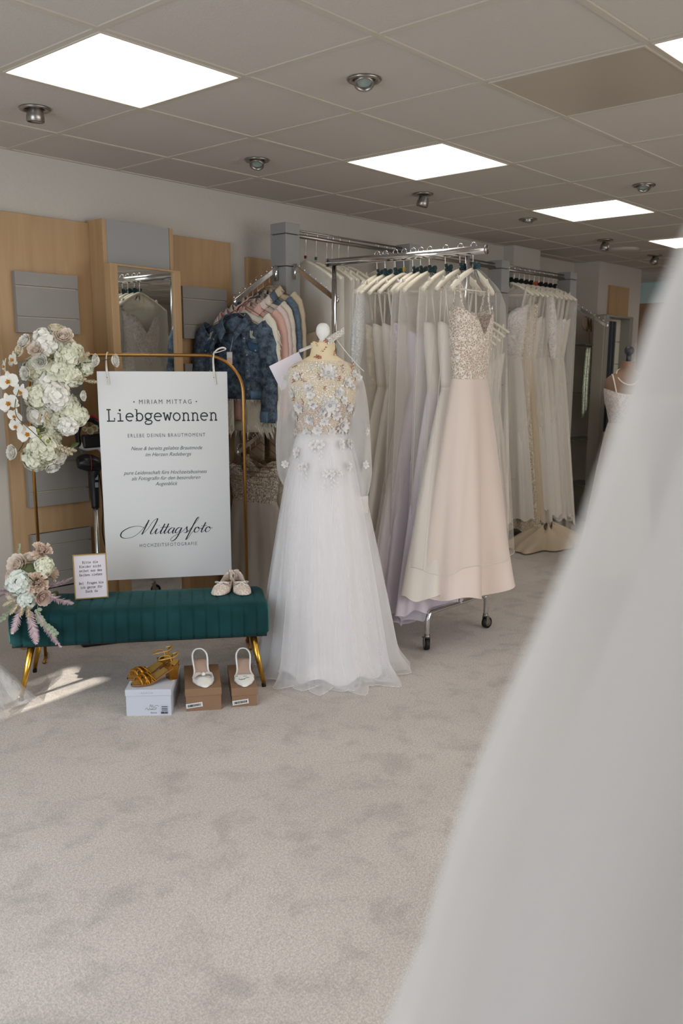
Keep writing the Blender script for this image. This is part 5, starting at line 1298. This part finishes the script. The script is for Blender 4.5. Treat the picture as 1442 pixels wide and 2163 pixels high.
# ================================================================== MANNEQUIN WITH THE LONG-SLEEVED GOWN
MX = Vector((1.352, -1.412, 0)); MA = math.atan2(-.66, .75) + .06     # local -y looks toward the viewer
TT = [(.98, .150, .120), (1.08, .125, .100), (1.15, .112, .092), (1.22, .128, .104), (1.30, .150, .122), (1.36, .158, .118), (1.42, .165, .098), (1.46, .160, .082), (1.485, .135, .070), (1.505, .088, .062), (1.525, .056, .056), (1.55, .050, .052), (1.585, .049, .051)]
def torso(th, z, o=0.0):
    A, B = lerp_tab(TT, z)
    bust = max(0, 1 - abs(z - 1.31) / .075)
    x = cos(th) * (A + o); y = sin(th) * (B + o)
    if sin(th) < 0:
        y -= .028 * bust * (abs(sin(th)) ** 2) * (.55 + .45 * abs(sin(2 * th)))
    return Vector((x, y, z))
man = thing('mannequin', 'cream tailor mannequin with a white ball knob on the neck', 'mannequin', MX, MA)
SKIN = mat('mannequin_cream', '#e8d3ad', rough=.7)
MB().grid(lambda a, b: torso(2 * PI * a, 1.0 + .588 * b), 56, 60, closed=True).lathe([(.0005, 1.588), (.049, 1.588)], 24).build('torso', SKIN, man, True)
MB().lathe([(.0005, 1.672), (.012, 1.671), (.023, 1.664), (.030, 1.652), (.0325, 1.636), (.030, 1.620), (.022, 1.607), (.016, 1.597), (.020, 1.590), (.040, 1.586), (.045, 1.580)], 28).build('neck_knob', WHITE, man, True)
MB().tube([(0, 0, .03), (0, 0, 1.0)], .016, 14).build('pole', WHITE, man, True)
MB().lathe([(.0005, .03), (.10, .028), (.14, .015), (.145, .0)], 32).build('base', WHITE, man, True)

dr = thing('mannequin_gown', 'white tulle gown with flower lace bodice and sheer balloon sleeves on the mannequin', 'gown', MX, MA)
NUDE = mat('nude_mesh', '#d3b79f', rough=.7, sheen=.2)
CRM = mat('cream_mesh', '#f0dcb6', rough=.75, alpha=.8)
MB().grid(lambda a, b: torso(2 * PI * a, 1.30 + .20 * b, .003), 60, 24, closed=True).build('yoke', CRM, dr, True)
MB().grid(lambda a, b: torso(2 * PI * a, 1.14 + .165 * b, .004), 60, 20, closed=True).build('corset_panel', NUDE, dr, True)
MB().grid(lambda a, b: (lambda v: Vector((v.x, v.y, v.z)))(torso(2 * PI * a, 1.50 + .082 * b, .004 + .004 * b)), 50, 8, closed=True).build('high_collar', CRM, dr, True)
OVL = lace_mat('floral_overlay_lace', '#efebe4', '#d9c9b0', scale=120, galpha=.04, thr=.34, seed=3)
MB().grid(lambda a, b: torso(2 * PI * a, 1.14 + .36 * b, .0065), 60, 40, closed=True).build('lace_overlay', OVL, dr, True)
BROWN = mat('brown_thread', '#a8765a', rough=.8); FLW = mat('applique_white', '#e9e6e4', rough=.6, transl=.2)
def frame_at(th, z, o=.006):
    p = torso(th, z, o); e = 1e-3
    a = (torso(th + e, z, o) - torso(th - e, z, o)).normalized(); b = (torso(th, z + e, o) - torso(th, z - e, o)).normalized(); n = a.cross(b).normalized()
    if n.dot(Vector((p.x, p.y, 0))) < 0: n = -n
    return p, a, b, n
def applique(th, z, r, np_=9, layers=1, parent=dr, fr=None):
    p, a, b, n = fr or frame_at(th, z); m = MB(); ph = R.uniform(0, 2)
    for L in range(layers):
        for k in range(np_):
            q = ph + 2 * PI * (k + .5 * L) / np_; d = a * cos(q) + b * sin(q) + n * (.12 + .35 * L)
            petal(m, p + n * .001 * L, d, n, r * (1 - .35 * L) * R.uniform(.8, 1.1), r * 4.4 / np_ * R.uniform(.85, 1.1), .25, .10, lambda u: .35 + .65 * sin(PI * min(1, u * .9 + .05)) ** .8, ruf=.08)
    m.build('applique_flower', FLW, parent, True)
    c = MB()
    for k in range(7): c.ball(p + a * cos(k * .9) * r * .14 + b * sin(k * .9) * r * .14 + n * .006, r * .05, 5)
    c.build('flower_stamens', mat('stamen_silver', '#b9b4b2', rough=.3, metal=.4), parent, True)
def sprig(th, z, ang, L=.035, m=None, n_=5):
    p, a, b, n = frame_at(th, z, .0055); mb = MB(); d = (a * cos(ang) + b * sin(ang)); s = (a * -sin(ang) + b * cos(ang))
    mb.tube([p, p + d * L * .5 + s * L * .08 + n * .001, p + d * L], .0011, 4)
    for k in range(n_):
        q = p + d * L * (k + .6) / n_; petal(mb, q, d * .7 + s * (1 if k % 2 else -1) * .8, n, L * .36, L * .16, .2, .05, nu=4, nv=3)
    mb.build('embroidered_sprig', m or BROWN, dr, True)
F0 = -PI / 2
for th, z, r, n_, l in ((F0 + .05, 1.445, .044, 11, 2), (F0 - .55, 1.375, .026, 6, 2), (F0 - .50, 1.345, .022, 5, 1), (F0 + .62, 1.40, .026, 6, 2), (F0 + .35, 1.36, .024, 5, 2), (F0 + .30, 1.345, .018, 5, 1), (F0 + .85, 1.38, .020, 6, 1), (F0 - .9, 1.43, .022, 6, 1), (F0 + .95, 1.44, .022, 6, 1),
        (F0 + .05, 1.30, .046, 11, 2), (F0 - .15, 1.275, .026, 6, 2), (F0 - .62, 1.235, .028, 7, 2), (F0 - .95, 1.29, .032, 7, 1), (F0 + .62, 1.205, .040, 10, 2), (F0 - .10, 1.225, .024, 6, 1), (F0 + .30, 1.255, .026, 6, 1), (F0 - 1.3, 1.25, .028, 6, 1), (F0 + 1.2, 1.27, .030, 7, 1), (F0 + .75, 1.29, .026, 6, 1), (F0 - .35, 1.185, .028, 7, 1), (F0 + .2, 1.175, .024, 6, 1), (F0 - .8, 1.17, .026, 6, 1), (F0 + 1.0, 1.17, .026, 6, 1), (F0 - .45, 1.305, .024, 6, 1), (F0 - 1.2, 1.35, .022, 6, 1), (F0 + .5, 1.32, .022, 6, 1)):
    applique(th, z, r, n_, l)
for k in range(34):
    th = F0 + R.uniform(-1.4, 1.4); z = R.choice((R.uniform(1.33, 1.48), R.uniform(1.33, 1.48), R.uniform(1.18, 1.32)))
    sprig(th, z, R.uniform(0, 6.28), R.uniform(.022, .042), BROWN if R.random() < .6 and z > 1.33 else FLW)
for th, z, an in ((F0 - .5, 1.515, 1.4), (F0 - .35, 1.54, .9), (F0 - .5, 1.555, 1.9), (F0 + .45, 1.575, 2.6), (F0 + .7, 1.525, .8), (F0 - .2, 1.51, 2.8)):
    sprig(th, z, an, .034, mat('rust_thread', '#9c5a48', rough=.8), 6)
def skirt(ph, r_w, r_h, off, amp, nf, z1=1.165, z0=.0):
    def fn(a, b):
        th = 2 * PI * a; f = b ** .9
        A = r_w[0] + (r_h[0] - r_w[0]) * f ** .85; B = r_w[1] + (r_h[1] - r_w[1]) * f ** .85
        rp = 1 + amp * f * (sin(nf * th + ph + 1.5 * b) + .22 * sin((2 * nf + 3) * th + 2 * ph - b)) + .035 * f * f * sin(3 * th + ph)
        z = z1 * (1 - b) + z0 * b + off
        if b > .93: A += (b - .93) * .5; B += (b - .93) * .7
        if b > .9: z += .018 * (b - .9) * 10 * sin(nf * th + ph)
        return (cos(th) * A * rp + .035 * b * b, sin(th) * B * rp - .01 * b, max(.004 + off, z))
    return fn
LIN = mat('ivory_lining', '#efe9e6', rough=.6, sheen=.2)
MB().grid(skirt(.4, (.114, .094), (.25, .23), .0, .05, 9, z0=.02), 150, 30, closed=True).build('lining', LIN, dr, True)
TL = mat('fine_tulle', '#fbfafc', rough=.9, alpha=.25, transl=.35)
for k, (ph, rh, of, am) in enumerate(((0.2, (.285, .275), .004, .10), (2.1, (.315, .30), .010, .12), (4.0, (.325, .335), .002, .13))):
    sk_ = skirt(ph, (.118 + .003 * k, .098 + .003 * k), rh, of, am, 8 + 2 * k)
    o = MB().grid(sk_, 190, 34, closed=True).build('tulle_layer', TL, dr, True)
    MB().tube([sk_(i / 160, .999) for i in range(161)], .0012, 4).build('tulle_hem', mat('tulle_edge', '#f4f2f0', rough=.8, alpha=.7), o, True)
for k in range(12):   # appliques trailing down over the skirt
    th = F0 + (-1.0 + 2.0 * k / 11) + R.uniform(-.06, .06); z = R.choice((1.12, 1.08, 1.02, .99)); rr = .135 + (1.165 - z) * .26
    p = Vector((cos(th) * rr, sin(th) * rr * .9, z)); n = Vector((cos(th), sin(th), .2)).normalized(); a = Vector((-sin(th), cos(th), 0)); b = n.cross(a) * (-1 if n.cross(a).z < 0 else 1)
    applique(0, 0, R.uniform(.018, .026), 6, 1, fr=(p, a, b, n))
    m = MB()
    for j in range(5): petal(m, p - Z_ * (.014 + .011 * j) + a * .004 * (j % 2), (-Z_ + a * (.7 if j % 2 else -.7)), n, .016, .008, .2, .1, nu=4, nv=3)
    m.build('leaf_trail', FLW, dr, True)
SLV = mat('sleeve_organza', '#f1efee', rough=.8, alpha=.30, transl=.3)
for s, pts, rad in ((1, [(.130, 0, 1.445), (.142, -.02, 1.40), (.155, -.03, 1.28), (.160, -.035, 1.12), (.168, -.045, .98), (.170, -.055, .90), (.168, -.06, .865)], [.040, .048, .052, .058, .056, .042, .034]),
                    (-1, [(-.135, 0, 1.445), (-.150, -.005, 1.40), (-.162, 0, 1.28), (-.172, .02, 1.12), (-.168, .04, .98), (-.14, .07, .90), (-.12, .08, .87)], [.036, .044, .046, .048, .044, .038, .030])):
    P = cr(pts, 6); n = len(P); rr = []
    for i in range(n):
        q = i / (n - 1) * (len(rad) - 1); j = min(len(rad) - 2, int(q)); rr.append(rad[j] + (rad[j + 1] - rad[j]) * (q - j))
    m = MB()
    def sl_(a, b):
        i = min(n - 1, int(round(b * (n - 1)))); th = 2 * PI * a; r = rr[i] * (1 + .09 * sin(6 * th + i * .15) * min(1, b * 3))
        return P[i] + Vector((cos(th) * r, sin(th) * r * .85, 0))
    so_ = m.grid(sl_, 44, n, closed=True).build('balloon_sleeve', SLV, dr, True)
    e = P[-1]
    MB().grid(lambda a, b: e + Vector((cos(2 * PI * a) * .040, sin(2 * PI * a) * .034, .006 - .082 * b)), 24, 4, closed=True).build('cuff', mat('cuff_lace', '#ece8e4', rough=.7, transl=.2, bump=.6, bscale=90), dr, True)
    for k in range(5):
        b = (.0, .05, .1, .45, .62)[k]; a = R.uniform(.55, .95); p = Vector(sl_(a, b)); c = P[min(n - 1, int(b * (n - 1)))]; nn = (p - c).normalized(); aa = nn.cross(Z_).normalized(); bb = aa.cross(nn)
        applique(0, 0, .020, 6, 1, fr=(p + nn * .002, aa, bb, nn))
cardm = mat('envelope_paper', '#ddd5dc', rough=.7)
en = thing('paper_card', 'pale lilac paper card tucked behind the neck of the mannequin', 'card', MX + Vector((-.035, .085, 1.44)), MA)
en.rotation_euler = (-.15, -.45, MA)
MB().box(-.135, .02, .0, .003, -.02, .105).build('sheet', cardm, en)
vl = thing('lace_collar_piece', 'white eyelet lace collar draped over the mannequin neck below the white knob', 'lace collar', MX + Vector((0, 0, 1.583)), MA)
EYL = lace_mat('eyelet_lace', '#efece6', '#b9b2a8', scale=90, thr=.35)
def wing(a, b): return (.012 + .085 * b, -.012 + .045 * (a - .5) * (1.2 - b) * 2, .008 + .050 * b + .012 * sin(PI * a) - .02 * (abs(a - .5) * 2) ** 2)
def shawl(a, b): return (-.11 + .12 * b, .01 + .06 * (a - .5), -.045 + .05 * b + .012 * sin(PI * a))
MB().grid(wing, 12, 12).build('lace_wing', EYL, vl, True, solid=.002)
MB().grid(shawl, 10, 12).build('tulle_band', mat('collar_white', '#ece7e0', rough=.7, transl=.2), vl, True, solid=.002)
MB().tube(cr([(.05, -.02, .03), (.09, -.045, -.03), (.15, -.06, -.10), (.185, -.05, -.13)], 5), .0022, 5).build('edge_ribbon', MATS['collar_white'], vl, True)

# ================================================================== FAR END OF THE ROOM
SHG = mat('shelf_glass', '#6d7268', rough=.1, alpha=.75)
SHE = mat('shelf_edge', '#4b5245', rough=.2)
for k, (z, s) in enumerate(((1.705, 'topmost'), (1.255, 'second'), (.815, 'third'), (.372, 'lowest'))):
    t = thing('glass_shelf', 'dark-edged glass shelf at the far rail end, %s of four' % s, 'shelf', (6.46, -.17, z), 0, 'glass shelves at the end of the far rail')
    MB().box(-.23, .23, -.12, .10, -.004, .004).build('pane', SHE, t)
    for s_ in (-1, 1): MB().box(s_ * .18 - .008, s_ * .18 + .008, .05, .289, -.02, -.004).build('bracket', DULLCHROME, t)
t = thing('monogram_ornament', 'thin wire letter M ornament on a stick on the top glass shelf', 'ornament', (6.50, -.2, 1.71), 0)
MB().tube([(0, 0, 0), (-.03, 0, .12)], .003, 6).build('stick', GOLD, t, True); MB().lathe([(.0005, .006), (.03, .004), (.03, 0)], 12).build('foot', GOLD, t, True)
MB().tube([(-.12 + .05 * cos(a), 0, .20 + .065 * sin(a)) for a in [k * PI / 8 for k in range(17)]], .004, 6).build('wire_ring', GOLD, t, True)
MB().tube([(-.075, 0, .125), (-.055, 0, .255), (-.03, 0, .15), (.0, 0, .245), (.015, 0, .125)], .006, 6).build('letter_m', GOLD, t, True)
t = thing('beaded_belt_bundle', 'bundle of sparkling green and white beaded belts hanging under the top shelf', 'accessories', (6.26, -.30, 1.02), 0)
for k in range(5):
    MB().tube(cr([(-.04 + .022 * k, 0, .02 * k), (-.045 + .024 * k, .005, .3), (-.03 + .02 * k, 0, .66)], 5), .009, 6).build('belt', mat('bead_%d' % (k % 2), ('#6f7b5c', '#c9c4b8')[k % 2], rough=.2, metal=.3, var=.8, vscale=120), t, True)
# grey tall unit with white boards; solid cloth stands in for a dark reflected garment
t = thing('tall_display_unit', 'tall grey display frame with white horizontal boards inside', 'display unit', (6.75, -.40, 0), 0)
MB().box(-.34, -.27, .0, .12, 0, 1.985).box(.19, .26, .0, .12, 0, 1.985).box(-.27, .19, .0, .12, 1.965, 1.985).build('frame', mat('unit_grey', '#85817a', rough=.4), t, bevel=.004)
MB().box(-.36, -.341, .01, .115, 0, 1.975).build('side_panel', mat('unit_side', '#9a9388', rough=.5), t)
for k in range(9): MB().box(-.269, .189, .10, .112, .03 + .215 * k, .03 + .215 * (k + 1) - .008).build('white_board', mat('unit_white', '#cfc9b8', rough=.5), t)
t = thing('reflected_garment', 'solid dark navy cloth standing in for a garment reflected in the tall frame', 'garment', (6.61, -.345, 0), 0)
MB().grid(lambda a, b: (.11 * cos(2 * PI * a) * (1 + .04 * sin(14 * PI * a)) * (1 - .12 * b), .035 * sin(2 * PI * a) * (1 + .2 * sin(18 * PI * a)), 1.93 - 1.05 * b), 60, 14, closed=True).build('cloth', mat('navy_satin', '#0c1420', rough=.4, sheen=.3), t, True)
MB().tube([(0, 0, 1.93), (0, 0, 1.965)], .004, 6).build('hook', DULLCHROME, t)
t = thing('white_chest', 'white low cabinet in front of the tall grey display frame', 'cabinet', (6.45, -.86, 0), 0)
MB().box(-.38, .75, -.2, .2, .05, 1.19).build('body', WHITE, t, bevel=.004); MB().box(-.40, .77, -.22, .22, 1.19, 1.22).build('top', WHITE, t, bevel=.004)
for k in range(2): MB().box(-.36 + .56 * k, .17 + .56 * k, -.206, -.2, .10, 1.15).build('door', mat('chest_door', '#a9a9a4', rough=.5), t, bevel=.003)
t = thing('black_boxes', 'small glossy black case standing on the white cabinet', 'case', (6.25, -.86, 1.22), .2)
MB().box(-.10, .10, -.06, .06, 0, .11).build('case', BLACK, t, bevel=.01); MB().tube([(-.05, -.065, .06), (0, -.075, .08), (.05, -.065, .06)], .006, 8).build('handle', DULLCHROME, t, True)
tag(MB().box(6.93, 7.38, -.172, -.151, 1.2, 2.30).build('wood_board', WOOD), 'square-topped maple board on the far wall above the grey display frame', 'wall board')
# opening behind: wood wall and pale glass band
DW = wood_mat('dark_maple', '#7d5c3a', '#8f6c47')
struct(MB().box(9.1, 9.2, -3.0, .9, 0, 2.27).build('wall_annex_wood', DW))
struct(MB().box(9.1, 9.2, -3.0, .9, 2.27, CH).build('window_3', mat('pale_glass_band', '#a9bdb8', rough=.2, coat=.3)))
t = thing('dark_bundle', 'dark bundle hanging on the wood wall behind the far dress form', 'garment', (9.03, -.05, 1.45), 0)  # unidentified dark shape, modelled as a hanging bundle
MB().ball((0, 0, .3), .10, 12, .6, 1, 3.2).build('cloth', mat('charcoal_cloth', '#1d1a1c', rough=.8), t, True); MB().tube([(0.02, 0, .6), (.065, 0, .68)], .006, 6).build('hook', DULLCHROME, t)
# dress form beyond the veil
fm_ = thing('dress_form', 'brown dress form with a pale necklace, half hidden behind the foreground veil', 'mannequin', (4.36, -1.56, 0), MA - .2)
TT2 = [(z - .06, a * .95, b) for z, a, b in TT]
def tor2(th, z):
    A, B = lerp_tab(TT2, z); return (cos(th) * A, sin(th) * B, z)
MB().grid(lambda a, b: tor2(2 * PI * a, .95 + .575 * b), 40, 40, closed=True).build('torso', mat('form_brown', '#8d6f5c', rough=.7), fm_, True)
MB().ball((0, 0, 1.60), .035, 12).tube([(0, 0, 1.52), (0, 0, 1.58)], .018, 12).build('neck_knob', mat('form_dark', '#3c3640', rough=.4), fm_, True)
MB().tube([(0, 0, 0), (0, 0, 1)], .016, 12).build('pole', BLACK, fm_, True); MB().lathe([(.0005, .02), (.14, .015), (.15, 0)], 24).build('base', BLACK, fm_, True)
MB().tube([(cos(a) * .075 - .01, -.035 + sin(a) * .075, 1.475 - .045 * (1 - sin(a)) ** 1.3) for a in [k * PI / 12 for k in range(25)]], .005, 6).build('necklace', mat('necklace_pearl', '#e8d6c2', rough=.3), fm_, True)
dg = thing('strappy_gown', 'white strapped gown on the brown dress form behind the veil', 'gown', (4.36, -1.56, 0), MA - .2)
MB().grid(lambda a, b: (lambda v: (v[0] * 1.05, v[1] * 1.06, v[2] + .02 * cos(4 * PI * a)))(tor2(2 * PI * a, 1.06 + .26 * b)), 48, 14, closed=True).build('bodice', LACEG, dg, True)
MB().grid(lambda a, b: (cos(2 * PI * a) * (.115 + .15 * b ** .8) * (1 + .06 * b * sin(22 * PI * a)), sin(2 * PI * a) * (.1 + .14 * b ** .8) * (1 + .06 * b * sin(22 * PI * a)), 1.09 * (1 - b) + .01), 120, 20, closed=True).build('skirt', IVORY, dg, True)
for s in (-1, 1): MB().tube(cr([(s * .10, -.105, 1.31), (s * .115, -.07, 1.40), (s * .11, 0, 1.435), (s * .11, .06, 1.38)], 5), .005, 6).build('strap', mat('strap_cream', '#eadfd2', rough=.5), dg, True)

# ================================================================== GOWN BESIDE THE VIEWER (out of focus at the right)
FX = Vector((-1.41974, -4.35849, 0))
RT = [(0.0, .62), (.4, .535), (.8, .405), (1.0, .335), (1.1, .300), (1.192, .270), (1.224, .263), (1.262, .253), (1.295, .243), (1.327, .231), (1.378, .213), (1.408, .204), (1.455, .193), (1.503, .178), (1.56, .150), (1.62, .125)]
RT = [(z + .42, r) for z, r in RT] if False else RT
fg = thing('foreground_gown', 'huge out-of-focus white gown skirt filling the right edge of the photo', 'gown', FX, 0)
FGM = mat('foreground_satin', '#d8d1ca', rough=.8, transl=.1)
FGT = mat('foreground_tulle', '#ddd8d4', rough=.8, alpha=.40, transl=.2)
def fsk(s, am, ph):
    def fn(a, b):
        th = 2 * PI * a; z = 1.62 * (1 - b) + .02; r = lerp_tab(RT, z)[0] * s
        r *= 1 + am * b * sin(16 * th + ph) + am * .5 * b * sin(27 * th + 2 * ph)
        return (cos(th) * r, sin(th) * r, z)
    return fn
MB().grid(fsk(.86, .085, 1.0), 200, 40, closed=True).build('underskirt', FGM, fg, True)
MB().grid(fsk(1.0, .022, 2.6), 200, 40, closed=True).build('tulle_overskirt', FGT, fg, True)
MB().grid(lambda a, b: (cos(2 * PI * a) * (.125 + .03 * b), sin(2 * PI * a) * (.10 + .02 * b), 1.62 + .26 * b), 48, 8, closed=True).build('bodice', FGM, fg, True)
fp = thing('display_form', 'white display form on a raised stand carrying the foreground gown', 'mannequin', FX, 0)
MB().lathe([(.0005, .02), (.22, .018), (.23, .0)], 32).build('base', WHITE, fp, True); MB().tube([(0, 0, .02), (0, 0, 1.6)], .02, 12).build('pole', WHITE, fp, True)
MB().lathe([(.0005, 2.14), (.035, 2.13), (.045, 2.05), (.06, 2.02), (.14, 1.97), (.145, 1.88), (.13, 1.8), (.11, 1.66), (.11, 1.60), (.0005, 1.60)], 32, sy=.8).build('torso', SKIN, fp, True)
